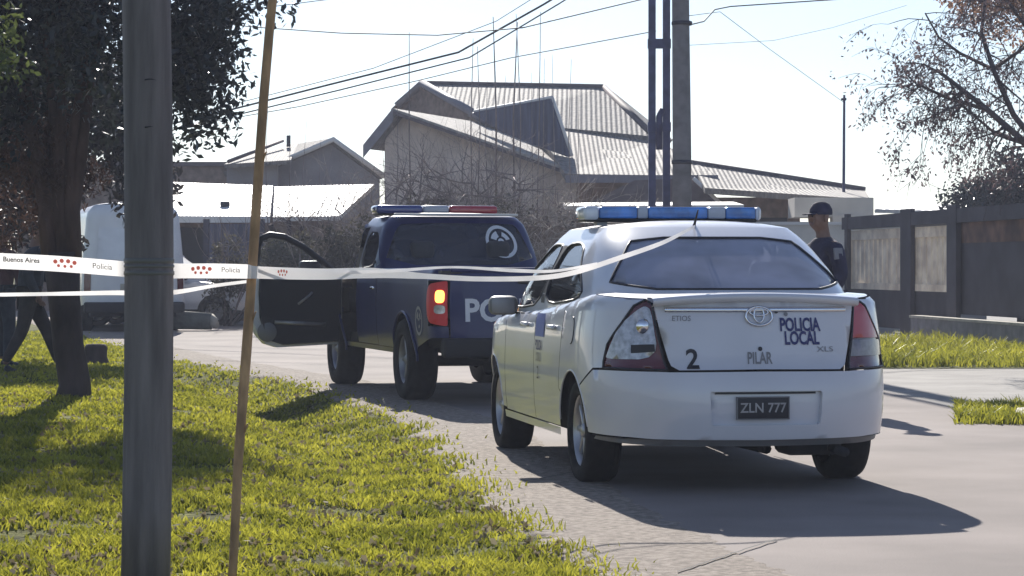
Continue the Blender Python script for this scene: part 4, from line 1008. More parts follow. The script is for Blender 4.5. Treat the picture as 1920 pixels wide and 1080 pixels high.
mb.build('slats', M['fence'], ft, world=True)
mb = MB()
for z0, z1 in ((.80, .92), (1.72, 1.90)): fbox(mb, sA, sC, z0, z1, -.05, -.016)
mb.build('rail', M['fence'], ft, world=True)
mb = MB(); fbox(mb, sA, sC, .12, .80); mb.build('lower_boards', M['fencedark'], ft, world=True)
mb = MB(); fbox(mb, sA-.1, sE, 1.93, 2.16, -.12, .10); mb.build('top_beam', M['fencedark'], ft, world=True)
mb = MB(); fbox(mb, sC, sE, .45, 1.60, -.02, .02); mb.build('dark_panel', M['fencedark'], ft, world=True)
mb = MB(); fbox(mb, sC, sE, 1.60, 1.93, -.03, .03); mb.build('upper_rail', mat('rust_board', (.13, .07, .05), .85, var=.5, scale=3), ft, world=True)
for px, ww in ((1598, .03), (1711, .10), (1798, .08)):
    u = s_at(px); mb = MB(); fbox(mb, u-ww*3.2, u+ww*3.2, 0, 2.22, -.13, -.05); mb.build('post', M['fencedark'], ft, world=True)
t = thing('low_wall', 'low grey concrete wall at the foot of the fence', 'wall', tuple(fpt(sC+3, 0)))
mb = MB(); fbox(mb, s_at(1745), sE, 0, .36, -.35, -.16); mb.build('wall_face', M['concrete'], t, world=True)
mb = MB(); fbox(mb, s_at(1745)-.02, sE, .36, .40, -.37, -.14); mb.build('coping', M['pale'], t, world=True)
t = thing('shed', 'pale shed roof just above the fence top', 'shed', (8.6, 52, 0))
uvroof('roof', [[P3(1640, 392, 51), P3(1860, 398, 51), P3(1850, 384, 55), P3(1650, 380, 55)]], .08, M['sheetroof'], t)
MB().box((P3(1650, 0, 52).x, 52, 0), (P3(1850, 0, 52).x, 54, 2.2)).build('wall', M['greywall'], t, world=True)
# kerb stone piece at the lower right
t = thing('kerb_stone', 'pale broken kerb stone at the right edge of the road', 'kerb', (4.15, 18.6, 0))
def kt(v): return Vector((v.x+.12*v.y, v.y, v.z+.012*math.sin(v.x*9)))
tag(MB().rbox((-.18, -.7, -.02), (.25, .9, .09), .04, kt).build('stone', M['pale'], t))

# ------------------------------------------------------------------ poles
t = thing('utility_pole', 'thick weathered pole with police tape round it in the left foreground', 'pole', (-1.405, 9.2, 0))
prof = [(z, .0955+.0035*z) for z in (-.05, .3, .8, 1.3, 1.8, 2.4, 4, 7)]
mb = MB(); mb.tube([(.014*math.sin(z*1.3), 0, z) for z, r in prof], [.094-.0006*z for z, r in prof], 36); mb.build('shaft', M['pole_wood'], t)
mb = MB()
for z, a0 in ((1.93, -1.0), (1.75, -1.0)):
    mb.tube([(.094*math.cos(a), .094*math.sin(a), z+.002*math.sin(a*9)) for a in np.linspace(a0-.45, a0+.05, 8)], .003, 5)
mb.build('crack', M['ink'], t)
for z, r_ in ((1.243, .010), (1.222, .006), (1.196, .009)): MB().lathe([(.0925, -r_), (.0965, -r_*.7), (.0965, r_*.7), (.0925, r_)], 36, (.014, 0, z), 'Z').build('band', mat('grey_band', (.13, .13, .13), .6), t)
t = thing('stake', 'slender reddish brown stick leaning beside the thick pole', 'stake', (-1.083, 9.3, 0))
def stick_pts():
    return [P3(x, y, 9.3) for x, y in ((434, 1105), (437, 1060), (447, 860), (462, 660), (472, 520), (481, 380), (494, 190), (505, 60), (515, -40), (540, -260))]
sp_ = stick_pts(); sp_[0].z = -.02
MB().tube(sp_, [.0175, .0175, .0185, .020, .0185, .0195, .0185, .018, .0175, .012], 12).build('stem', M['stick'], t, world=True)
mb = MB()
for x, y in ((452, 800), (467, 590), (487, 290)):
    c = P3(x, y, 9.3); mb.tube([c+Vector((.012, -.006, -.02)), c+Vector((.028, -.01, .012))], [.007, .003], 5)
mb.build('knots', M['stick'], t, world=True)

t = thing('concrete_pole', 'round grey concrete power pole behind the white sedan', 'pole', (2.57, 36.3, 0))
MB().tube([(0, 0, 0), (.0, 0, 3), (-.02, 0, 5.2), (-.03, 0, 9)], [.155, .142, .13, .11], 20).build('shaft', M['concrete'], t)
for z in (2.8, 4.9): MB().lathe([(.15, -.03), (.158, -.02), (.158, .02), (.15, .03)], 20, (0, 0, z), 'Z').build('band', M['iron'], t)
t = thing('lattice_pole', 'twin channel steel pole with cross plates beside the concrete pole', 'pole', (2.26, 36.6, 0))
for x in (-.125, .095):
    mb = MB(); mb.box((x-.055, -.05, 0), (x+.055, -.035, 8.6)); mb.box((x-.055, -.035, 0), (x-.043, .06, 8.6)); mb.box((x+.043, -.035, 0), (x+.055, .06, 8.6)); mb.build('channel', M['post'], t)
for z in (2.0, 3.35, 4.62, 5.9, 7.2):
    MB().box((-.19, -.07, z-.07), (.16, .07, z+.07)).build('cross_plate', M['post'], t)
MB().tube([(-.02, -.09, 3.0), (-.02, -.09, 3.5), (.03, -.09, 3.62)], .05, 8).build('clamp', M['post'], t)

# ------------------------------------------------------------------ cables
def cable(pts, D0, D1, r, label, sag=0.):
    n = len(pts); P = []
    for i, (x, y) in enumerate(pts): P.append(P3(x, y, D0+(D1-D0)*i/(n-1)))
    Q = []
    for i in range(n-1):
        for k in range(8): Q.append(P[i].lerp(P[i+1], k/8))
    Q.append(P[-1]); c = Q[0].copy()
    t = thing('cable', label, 'cable', tuple(c), 0, 'overhead cables')
    MB().tube(Q, r, 5).build('wire', M['cable'], t, world=True)
cable([(-100, 330), (400, 214), (620, 158), (860, 98), (1020, 8), (1180, -90)], 44, 36, .017, 'heavy overhead cable climbing from the leafy tree to the upper middle')
cable([(-100, 345), (400, 226), (640, 168), (880, 108), (1050, 6), (1200, -90)], 44, 36, .012, 'lower strand running just under the heavy overhead cable')
cable([(400, 205), (700, 128), (930, 40), (1090, -60)], 45, 38, .007, 'faint upper strand just above the heavy overhead cable')
cable([(380, 40), (480, 51), (640, 62), (820, 66), (980, 52), (1240, -10)], 42, 36.6, .010, 'sagging nearly level overhead cable between slender stick and roof ridge')
cable([(330, 240), (560, 200), (780, 152), (960, 108), (1080, 86), (1230, 58)], 45, 36.6, .008, 'lowest overhead cable rising gently to the lattice pole')
cable([(420, 24), (560, 6), (700, -12)], 42, 40, .007, 'short overhead cable at the top beside the slender stick')
cable([(1288, 48), (1320, 40), (1340, 18), (1370, 12), (1520, 2), (1700, -10)], 36.3, 40, .011, 'kinked service cable leaving the concrete pole to the upper right')
cable([(1288, 30), (1350, 22), (1440, 90), (1582, 192)], 36.3, 54, .006, 'thin service cable dropping to the metal mast')
cable([(1288, 85), (1450, 76), (1560, 52), (1700, 10)], 36.3, 44, .004, 'faintest cable crossing the clear sky toward the bare tree')

# ------------------------------------------------------------------ police tape
def ribbon(path, name, label, writing=True, face=(0, -1, 0)):
    """path: (px, py, D, width, tilt); an upright strip that sags between its ties"""
    P = [P3(a, b, c) for a, b, c, w_, q in path]; n = 26; t = thing(name, label, 'tape', tuple(P[0]), 0, None)
    C_, Wd, Tl = [], [], []
    for i in range(len(P)-1):
        p0, p1, p2, p3 = P[max(i-1, 0)], P[i], P[i+1], P[min(i+2, len(P)-1)]
        for k in range(n):
            u = k/n; C_.append(.5*((2*p1)+(p2-p0)*u+(2*p0-5*p1+4*p2-p3)*u*u+(3*p1-p0-3*p2+p3)*u**3))
            Wd.append(path[i][3]*(1-u)+path[i+1][3]*u); Tl.append(path[i][4]*(1-u)+path[i+1][4]*u)
    C_.append(P[-1]); Wd.append(path[-1][3]); Tl.append(path[-1][4])
    S_ = [0]
    for i in range(1, len(C_)): S_.append(S_[-1]+(C_[i]-C_[i-1]).length)
    def at_s(s, v, off=0.):
        c = Vector([float(np.interp(s, S_, [q[k] for q in C_])) for k in range(3)]); w_ = float(np.interp(s, S_, Wd)); q = float(np.interp(s, S_, Tl))
        return c+Vector((0, math.sin(q)*v*w_-off+.003*math.sin(s*23)*v, math.cos(q)*v*w_))
    rows = [[at_s(s, v) for v in (-.5, -.17, .17, .5)] for s in S_]
    o = MB().grid(rows, True, True).build('strip', M['tape'], t, world=True)
    return t, at_s, S_[-1], S_
def tapemat():
    m = leafmat('tape_film', (.78, .76, .76), (.82, .80, .80), tr=.55, rough=.35, scale=4); return m
M['tape'] = tapemat(); M['tapered'] = leafmat('tape_red', (.55, .12, .10), (.6, .16, .12), tr=.55); M['tapeink'] = leafmat('tape_ink', (.03, .03, .03), (.05, .05, .05), tr=.3)
M['tapeshade'] = M['tape']
w0 = .060
t, ats, Ltot, SS = ribbon([(-30, 488, 9.15, w0, 0), (100, 494, 9.15, w0, 0), (216, 503, 9.22, w0, .0), (240, 505, 9.31, w0, 0), (277, 507, 9.34, .052, 0), (314, 508, 9.31, w0, 0), (340, 508, 9.25, w0*.95, 0), (400, 508, 9.2, w0*.95, 0),
     (462, 509, 9.25, .055, 0), (486, 511, 9.26, .048, .2), (600, 514, 9.8, .048, .3), (700, 512, 10.6, .052, .5), (800, 518, 11.4, .034, .7), (900, 523, 12.1, .030, .6), (1010, 521, 12.65, .030, .5), (1080, 510, 12.8, .030, .4), (1160, 484, 12.95, .032, .5), (1240, 456, 13.2, .028, .5), (1290, 431, 13.6, .022, .5), (1303, 424, 13.96, .016, .5)],
     'police_tape', 'white tape with red marks stretched from thick pole past stick to sedan roof')
def tape_text(s, size, s0, v0, m, width=1., bold=0.):
    vs, fs = text_verts(s, size, bold, width)
    o = MB().add([ats(s0+x, (v0+y)/w0, .0025) for x, y in vs], fs); o.add([], [])
    o.build('lettering', m, t, world=True)
def s_of(px):
    return float(np.interp(px, [(((ats(s, 0).x)/ats(s, 0).y)*F+960) for s in SS], SS))
tape_text('Buenos Aires', .026, s_of(40), .007, M['tapeink'], 1.0, .0006)
tape_text('Policía', .030, s_of(192), .002, M['tapeink'], 1.0)
tape_text('Policía', .030, s_of(433), .004, M['tapeink'], 1.0)
def marks(px):
    mb = MB(); s0 = s_of(px)
    for dx, dz in ((-.036, .008), (-.012, .012), (.012, .012), (.036, .008), (-.024, -.007), (0, -.008), (.024, -.007)):
        r = .0085 if dz > 0 else .0062
        ring = [ats(s0+dx+r*math.cos(a), (dz+r*math.sin(a))/w0, .003) for a in np.linspace(0, 2*PI, 9)[:-1]]
        mb.add(ring, [tuple(range(8))])
    mb.build('red_emblem', M['tapered'], t, world=True)
for px in (122, 377, 530): marks(px)
ribbon([(462, 528, 9.27, .012, .2), (400, 536, 9.22, .014, .3), (335, 547, 9.24, .018, .2), (277, 551, 9.33, .02, 0), (222, 549, 9.24, .018, 0), (100, 551, 9.15, .015, .3), (-30, 553, 9.15, .014, .2)],
       'police_tape', 'thin twisted return strand of tape below the lettered tape', False)

ribbon([(484, 503, 9.27, .016, .2), (600, 511, 9.9, .014, .4), (730, 508, 10.7, .016, .3), (850, 501, 11.5, .013, .6), (960, 507, 12.2, .022, .5), (1040, 508, 12.6, .016, .4), (1120, 494, 12.85, .014, .3)],
       'police_tape', 'thin upper strand of tape crossing the pickup bed', False)
# ------------------------------------------------------------------ trees and shrubs
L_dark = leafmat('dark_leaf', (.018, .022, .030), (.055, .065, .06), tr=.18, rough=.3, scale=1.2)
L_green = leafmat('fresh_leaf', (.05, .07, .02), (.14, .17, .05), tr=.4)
L_brown = leafmat('brown_leaf', (.14, .08, .055), (.40, .24, .16), tr=.5)
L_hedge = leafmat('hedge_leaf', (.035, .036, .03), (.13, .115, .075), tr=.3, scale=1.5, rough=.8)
L_dry = leafmat('sparse_leaf', (.06, .05, .065), (.20, .14, .14), tr=.35)
def clumps(c, r, n, rr, seed):
    g = np.random.default_rng(seed); d = g.normal(size=(n, 3)); d /= np.linalg.norm(d, axis=1)[:, None]
    k = g.random(n)**.5
    return np.array(c)+d*k[:, None]*np.array(r), g.uniform(rr[0], rr[1], n)

# leafy tree on the left --------------------------------------------------
random.seed(3)
TX, TY = (128-960)/F*21.9, 21.9
t = thing('leafy_tree', 'dark leafy tree with brown forking stems at the left edge', 'tree', (TX, TY, 0))
mb = MB(); mb.tube([(.04, 0, -.05), (.06, 0, .15), (0, 0, .5), (-.04, 0, .95), (-.06, 0, 1.35)], [.18, .145, .14, .145, .17], 18)
mb.build('trunk', M['bark'], t)
mb = MB(); tips = []
for k in range(9):
    a = -1.5+3.0*k/8; x1 = -.06+.36*math.sin(a*.62); y1 = .25*math.cos(k*2.1)
    p = [(-.06+.10*math.sin(a), .05*math.cos(k*3), 1.25), (-.06+x1*.5, y1*.5, 1.75), (-.06+x1*.85+random.gauss(0, .03), y1*.9, 2.3), (-.06+x1*1.35, y1*1.5, 3.0)]
    mb.tube(p, [.085, .065, .055, .03], 8); branches(mb, p[-1], (x1*1.2, y1, .9), 1.3, .03, 2, .6, .2, 3, tips=tips)
mb.build('stems', M['redbark'], t)
cc = np.array([(-.35, 0, 3.6)]); c1, r1 = clumps((-.3, 0, 3.75), (2.05, 1.5, 1.25), 110, (.30, .6), 5)
c2, r2 = clumps((1.12, -.1, 3.15), (.45, .8, 1.0), 34, (.16, .30), 6)
c3, r3 = clumps((-1.6, -.2, 2.7), (1.2, .8, 1.1), 40, (.25, .45), 9)
tp = np.array([tuple(q) for q in tips]) if tips else np.zeros((0, 3))
cs = np.concatenate([c1, c2, c3]); rs = np.concatenate([r1, r2, r3])
keep = cs[:, 2] > 2.1+.0*cs[:, 0]; cs, rs = cs[keep], rs[keep]
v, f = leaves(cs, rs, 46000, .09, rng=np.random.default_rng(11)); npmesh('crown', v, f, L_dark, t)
c4, r4 = clumps((-.5, .2, 2.2), (.85, .5, .8), 34, (.16, .3), 21)
v, f = leaves(c4, r4, 8000, .07, aspect=.25, droop=1., rng=np.random.default_rng(12)); npmesh('dry_foliage', v, f, leafmat('dry_frond', (.045, .028, .025), (.13, .075, .06), tr=.25), t)

# second tree, further back, mostly seen between the stems ----------------
t = thing('shade_tree', 'dark broad tree filling the gap behind the leafy tree at far left', 'tree', (-8.2, 33, 0))
mb = MB(); mb.tube([(0, 0, 0), (.1, 0, 1.), (0, 0, 2.2)], [.22, .18, .14], 12); branches(mb, (0, 0, 2.0), (0, 0, 1), 1.6, .11, 2, .7, .2, 4); mb.build('trunk', M['bark'], t)
c1, r1 = clumps((1.1, 0, 2.9), (2.5, 1.3, 1.6), 110, (.35, .6), 31); v, f = leaves(c1, r1, 30000, .13, rng=np.random.default_rng(13)); npmesh('crown', v, f, leafmat('shade_leaf', (.02, .02, .025), (.07, .06, .055), tr=.2), t)
# overhanging tree nearer the camera whose leaves and shade enter at the left
t = thing('near_tree', 'fresh green leaves hanging in at the upper left corner', 'tree', (-4.9, 17.5, 0))
mb = MB(); mb.tube([(0, 0, -.02), (.1, 0, 1.5), (0, .1, 3.2)], [.15, .12, .09], 12); branches(mb, (0, .1, 3.0), (.3, 0, 1), 1.3, .07, 2, .6, .2, 4)
mb.tube([(0, .1, 2.9), (.7, 0, 3.1), (1.15, 0, 2.9)], [.04, .025, .012], 6); mb.build('trunk', M['bark'], t)
c1, r1 = clumps((-.1, .1, 4.2), (1.3, 1.4, 1.0), 34, (.25, .5), 41); c2, r2 = clumps((1.12, 0, 2.75), (.22, .4, .55), 12, (.10, .2), 42)
v, f = leaves(np.concatenate([c1, c2]), np.concatenate([r1, r2]), 9000, .075, rng=np.random.default_rng(14)); npmesh('crown', v, f, L_green, t)

# bare tree on the right ---------------------------------------------------
random.seed(12)
t = thing('sparse_tree', 'nearly bare tree with drooping sparse leaves at the right edge', 'tree', (8.0, 31, 0))
def TP(px, py, D=31.): return P3(px, py, D)-Vector((8.0, 31, 0))
mb = MB(); tips = []
mb.tube([(0, 0, -.02), (.05, 0, 1.2), (-.08, 0, 2.2), (.0, 0, 3.0), (.1, 0, 3.9)], [.19, .15, .12, .07, .02], 12)
limbs = [([(2010, 380), (1925, 270), (1850, 205), (1800, 165), (1755, 130)], .055), ([(1850, 205), (1780, 185), (1725, 160), (1700, 185)], .03), ([(1990, 330), (1900, 215), (1862, 130), (1840, 60), (1850, -20)], .045),
         ([(1862, 130), (1800, 100), (1760, 70), (1735, 25)], .025), ([(1925, 270), (1860, 245), (1800, 195), (1755, 215), (1715, 235)], .022), ([(1862, 130), (1920, 90), (1960, 30)], .03), ([(1990, 120), (1930, 60), (1880, -10), (1800, -50)], .03)]
limbs += [([(4330-a, b_+25*math.sin(a)) for a, b_ in pts], r) for pts, r in limbs[:5]]
for px_, py_ in ((2010, 380), (1990, 330), (1990, 120), (2320, 380), (2340, 330)): mb.tube([(-.05, 0, 1.7), (-.08, 0, 2.1), TP(px_, py_, 31.3)], [.11, .10, .05], 8)
for pts, r in limbs:
    pp = [TP(a, b_, 31+.5*math.sin(i+a)) for i, (a, b_) in enumerate(pts)]; mb.tube(pp, [r*(1-.6*i/(len(pp)-1)) for i in range(len(pp))], 7)
    for i in range(1, len(pp)):
        for k in range(4):
            q = pp[i].lerp(pp[i-1], random.random()); d = Vector((random.gauss(-.5, .6), random.gauss(0, .5), random.gauss(-.15, .6)))
            branches(mb, q, d, random.uniform(.32, .58), r*.35, 2, .55, -.25, 3, seg=4, n=4, tips=tips, shrink=.72)
mb.build('trunk', mat('grey_limb', (.09, .07, .075), .9, var=.3), t)
tp = np.array([tuple(q) for q in tips]); tp = tp[tp[:, 2] > 2.25]
v, f = leaves(tp, np.full(len(tp), .15), 9500, .062, droop=.8, rng=np.random.default_rng(15)); npmesh('crown', v, f, L_dry, t)
t = thing('russet_tree', 'russet brown crown in the upper right corner', 'tree', (9.4, 40, 0))
mb = MB(); mb.tube([(0, 0, 0), (0, 0, 2.5), (-.2, 0, 4.3)], [.2, .16, .1], 10); branches(mb, (-.2, 0, 4.1), (-.3, 0, 1), 1.5, .08, 2, .6, .2, 4); mb.build('trunk', M['bark'], t)
c1, r1 = clumps((-.95, 0, 5.75), (1.3, 1.2, .8), 44, (.25, .45), 51); v, f = leaves(c1, r1, 6000, .10, rng=np.random.default_rng(16)); npmesh('crown', v, f, L_brown, t)
t = thing('evergreen_tree', 'dense dark evergreen behind the fence at the right edge', 'tree', (10.5, 49, 0))
MB().tube([(0, 0, 0), (0, 0, 2.4)], [.2, .12], 10).build('trunk', M['bark'], t)
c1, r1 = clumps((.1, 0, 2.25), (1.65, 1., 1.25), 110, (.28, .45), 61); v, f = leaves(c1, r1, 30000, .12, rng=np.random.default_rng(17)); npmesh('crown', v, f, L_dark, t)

# shrubs, hedge and pruned trees before the houses -------------------------
def shrub(name, label, px, py0, D, rx, rz, m, n, seed, size=.10, cat='shrub', twigs=M['twig']):
    c = P3(px, 0, D); t = thing(name, label, cat, (c.x, D, 0)); zc = P3(0, py0, D).z
    mb = MB(); random.seed(seed)
    for k in range(6): branches(mb, (random.gauss(0, .08), 0, 0), (random.gauss(0, .5), random.gauss(0, .3), 1), zc*.75, .03, 2, .55, .2, 3, n=4)
    mb.build('stems', twigs, t)
    c1, r1 = clumps((0, 0, zc*.55), (rx, .5, zc*.42), 40, (.12, .32), seed); v, f = leaves(c1, r1, n, size, rng=np.random.default_rng(seed)); npmesh('foliage', v, f, m, t)
shrub('shrub', 'dark rounded shrub seen through the open pickup door window', 548, 405, 44, .62, .9, L_hedge, 3800, 71)
shrub('shrub', 'dense dark shrub just left of the pickup cab roof', 640, 400, 45, .7, .9, L_hedge, 4200, 72)
shrub('shrub', 'dark shrub between the metal gate and slender stick', 430, 440, 49, .5, .8, L_hedge, 2200, 73)
shrub('shrub', 'dull green shrub behind the pickup roof lights', 805, 350, 47, .8, .9, L_hedge, 2600, 74)
shrub('shrub', 'grey green shrub to the right of the red roof light', 945, 345, 47.5, .75, .9, L_hedge, 2600, 75)

random.seed(21)
def pruned(label, px, D, z_head, shoots, seed, spread=.8):
    random.seed(seed); c = P3(px, 0, D); t = thing('pruned_tree', label, 'tree', (c.x, D, 0), 0, 'pruned trees before the houses')
    mb = MB(); mb.tube([(0, 0, 0), (.05, 0, z_head*.5), (0, 0, z_head)], [.11, .09, .08], 10); heads = []
    for k in range(5):
        a = -1.2+2.4*k/4; e = (spread*math.sin(a), random.gauss(0, .25), z_head+.55*math.cos(a))
        mb.tube([(0, 0, z_head-.05), (e[0]*.5, e[1]*.5, z_head+.15+random.random()*.1), e], [.06, .045, .05], 7); heads.append(Vector(e))
    mb.build('trunk', M['bark'], t)
    mb = MB()
    for k in range(26):
        q = random.choice(heads); d = Vector((random.gauss(0, .5), random.gauss(0, .4), random.gauss(.35, .4)))
        branches(mb, q, d, random.uniform(.35, .8), .012, 1, .5, .1, 3, n=4)
    for (sx_, ztop_, r) in shoots:
        x0 = P3(sx_, 0, D).x-c.x; zt_ = P3(0, ztop_, D).z; h0 = min(heads, key=lambda q: abs(q.x-x0)); b_ = Vector((h0.x*.3+x0*.7, h0.y, h0.z-.05))
        mb.tube([h0, b_, (x0+random.gauss(0, .02), h0.y, b_.z+(zt_-b_.z)*.5), (x0+random.gauss(0, .05), h0.y, zt_)], [r*1.4, r*1.3, r, r*.45], 5)
    mb.build('shoots', M['twig'], t)
pruned('pruned tree with one leaning shoot left of the roof ridge', 775, 48, 1.75, [(768, 60, .014), (745, 190, .010), (790, 250, .01), (720, 260, .008)], 81)
pruned('pruned tree with the tallest straight shoots before the house', 930, 48.5, 1.8, [(884, 70, .013), (897, 85, .012), (930, 30, .019), (962, 45, .018), (975, 30, .012), (912, 150, .01), (945, 140, .009), (1010, 20, .012)], 82)
pruned('pruned tree with thin shoots in front of the dark dormer', 1050, 49, 1.8, [(1018, 110, .009), (1040, 100, .008), (1070, 110, .009), (1085, 170, .007), (1000, 140, .007)], 83, .6)
pruned('forked pruned tree in front of the pale sheet roof', 540, 46, 1.55, [(505, 200, .006), (540, 190, .007), (570, 220, .006), (600, 240, .005), (480, 230, .005), (640, 260, .005)], 84, .5)
def brush(label, px, D, zc, w_, n, m, seed, leanx=.5, name='brushwood'):
    random.seed(seed); c = P3(px, 0, D); t = thing(name, label, 'brush', (c.x, D, 0), 0, 'brushwood before the houses'); mb = MB()
    for k in range(n):
        x = random.uniform(-w_, w_); z = random.uniform(.2, zc)
        branches(mb, (x, random.gauss(0, .25), z), (random.gauss(leanx, .8), random.gauss(0, .4), random.gauss(.35, .4)), random.uniform(.55, 1.0), .017, 2, .5, .05, 3, n=4)
    mb.build('twigs', m, t)
brush('pale brushwood heap above the white sedan door', 1030, 46, 2.2, 1.05, 110, M['paletwig'], 91)
brush('tangled grey brushwood before the house gable', 880, 46.5, 3.0, 1.0, 130, M['twig'], 92, .1)
brush('drooping brushwood left of the pickup cab', 690, 46.3, 2.2, .5, 60, M['paletwig'], 93, -.6)
brush('thin bare brushwood under the house gable', 770, 46.8, 2.7, .6, 80, M['twig'], 94, .0)

# fallen log and dark box on the verges
t = thing('fallen_log', 'grey green fallen log with pale end on the far verge', 'log', (P3(362, 0, 45.6).x, 45.6, .19))
MB().tube([(-1.0, 0, 0), (-.9, 0, .0), (-.3, .03, .02), (.35, 0, -.01)], [.12, .17, .18, .16], 14).build('stem', M['log'], t)
MB().tube([(.33, 0, -.01), (.40, -.02, -.03), (.47, -.03, -.12)], [.155, .10, .05], 10).build('broken_end', M['pale'], t)
t = thing('stump', 'short dark stump beside the leafy tree trunk', 'stump', (P3(180, 0, 30.5).x, 30.5, 0))
MB().lathe([(0, .24), (.12, .235), (.145, .20), (.14, .08), (.17, 0)], 14, (0, 0, 0), 'Z').build('wood', M['bark'], t)

# ------------------------------------------------------------------ grass
G_mat = leafmat('grass_blade', (.125, .14, .014), (.46, .435, .05), tr=.52, rough=.45, scale=1.6, mid=.5)
def grass(name, label, X, Y, hgt, wid, seed, m=G_mat):
    g = np.random.default_rng(seed); n = len(X); z = height(X, Y)
    z = np.where(X > np.interp(Y, RY, RX), 0.002, z)
    ang = g.uniform(0, 2*PI, n); lean = g.normal(0, .45, (n, 2)); hh = hgt*g.uniform(.5, 1.35, n)
    sx_, sy_ = np.cos(ang)*wid*.5, np.sin(ang)*wid*.5
    b0 = np.stack([X-sx_, Y-sy_, z], 1); b1 = np.stack([X+sx_, Y+sy_, z], 1)
    mx, my, mz = X+lean[:, 0]*hh*.35, Y+lean[:, 1]*hh*.35, z+hh*.6
    m0 = np.stack([mx-sx_*.8, my-sy_*.8, mz], 1); m1 = np.stack([mx+sx_*.8, my+sy_*.8, mz], 1)
    tx, ty, tz = X+lean[:, 0]*hh*1.1, Y+lean[:, 1]*hh*1.1, z+hh
    t0 = np.stack([tx-sx_*.12, ty-sy_*.12, tz], 1); t1 = np.stack([tx+sx_*.12, ty+sy_*.12, tz], 1)
    v = np.stack([b0, b1, m0, m1, t0, t1], 1).reshape(-1, 3); i = np.arange(n)[:, None]*6
    f = np.concatenate([i+np.array([[0, 1, 3, 2]]), i+np.array([[2, 3, 5, 4]])]); o = npmesh(name, v, f, m); tag(o, label, None, None, 'stuff'); return o
g = np.random.default_rng(99); N = 270000
Y = 8.7*np.exp(g.random(N)*math.log(46/8.7)); X = g.uniform(-.27, .06, N)*Y
dl = np.interp(Y, RY, RX)-X; cl_ = .5+.5*vn(X, Y, 3.1, 2)+.35*vn(X, Y, 7.3, 8)
bare = vn(X, Y, 1.9, 11)+.6*vn(X, Y, 4.3, 12)
keep = (dl > g.normal(.10, .12, N)-.05) & (g.random(N) < .22+.9*cl_) & (bare+g.normal(0, .12, N) > -.82) & (g.random(N) < np.clip(dl*1.6+.15, .1, 1)); keep &= ~((np.abs(Y-22) < .3) & (np.abs(X-TX) < .2))
X, Y, cl_ = X[keep], Y[keep], cl_[keep]
wd = .0108*np.clip(Y/11, .9, 3.0); hg = (.014+.030*np.clip(cl_, 0, 1.3))*np.clip(1.15-.0*Y, .6, 1.2)
grass('grass', None, X, Y, hg, wd, 100)
# broad weeds and dry litter in the turf
N = 3000; Y = 8.8*np.exp(g.random(N)*math.log(28/8.8)); X = g.uniform(-.23, .06, N)*Y; k_ = np.interp(Y, RY, RX)-X > .15; X, Y = X[k_], Y[k_]
v, f = leaves(np.stack([X, Y, height(X, Y)+.02], 1), np.full(len(X), .02), len(X)*2, .045, flat=.6, aspect=.6, rng=np.random.default_rng(5))
tag(npmesh('fallen_leaves', v, f, leafmat('litter', (.14, .10, .05), (.36, .31, .20), tr=.3, rough=.9)), None, None, None, 'stuff')
# weeds on the right verge
def patch(px0, px1, py0, py1, n, seed, hg, wd):
    g = np.random.default_rng(seed); px = g.uniform(px0, px1, n); py = g.uniform(py0, py1, n); D = F*H/(py-YH)
    X = (px-960)/F*D; k_ = (vn(X, D, 2.3, seed) + g.normal(0, .4, n)) > -.35
    return X[k_], D[k_], hg*(1+.5*vn(X[k_], D[k_], 3., 3)), wd
Xa, Ya, ha, _ = patch(1640, 2050, 640, 690, 12000, 7, .14, 0); Xb, Yb, hb, _ = patch(1790, 2050, 762, 798, 5200, 8, .075, 0)
k_ = Xa < 7.6-.0*Ya; 
grass('weeds', None, np.concatenate([Xa, Xb]), np.concatenate([Ya, Yb]), np.concatenate([ha, hb]), np.concatenate([np.full(len(Xa), .022), np.full(len(Xb), .014)]), 9)
mb = MB(); # soil under the weeds
P = []
for y in np.linspace(28.6, 38, 20): P.append([(F*0+(1640-960)/F*y, y, .008), ((2060-960)/F*y, y, .008)])
mb.grid(P, False, True)
P = [[((1795-960)/F*y+.03*math.sin(y*9), y, .009), ((2060-960)/F*y, y, .009)] for y in np.linspace(18.5, 20.9, 12)]
mb.grid(P, False, True); tag(mb.build('verge_soil', m_ground), kind='structure')

# ------------------------------------------------------------------ people
def skin_mesh(name, chains, m, parent, sub=2):
    """chains: lists of (point, radius); first point of a chain may repeat an earlier one and is then welded to it"""
    vs, rs, es = [], [], []
    def idx(p, r):
        for i, q in enumerate(vs):
            if (Vector(q)-Vector(p)).length < 1e-4: return i
        vs.append(tuple(p)); rs.append(r); return len(vs)-1
    for ch in chains:
        last = None
        for p, r in ch:
            i = idx(p, r)
            if last is not None and last != i: es.append((last, i))
            last = i
    me = bpy.data.meshes.new(name); me.from_pydata(vs, es, []); me.materials.append(m)
    o = bpy.data.objects.new(name, me); C.objects.link(o); o.parent = parent
    o.modifiers.new('skin', 'SKIN'); s = o.modifiers.new('sub', 'SUBSURF'); s.levels = sub; s.render_levels = sub
    for i, r in enumerate(rs):
        k = me.skin_vertices[0].data[i]; k.radius = (r, r) if not isinstance(r, tuple) else r; k.use_root = (i == 0)
    for p in me.polygons: p.use_smooth = True
    return o
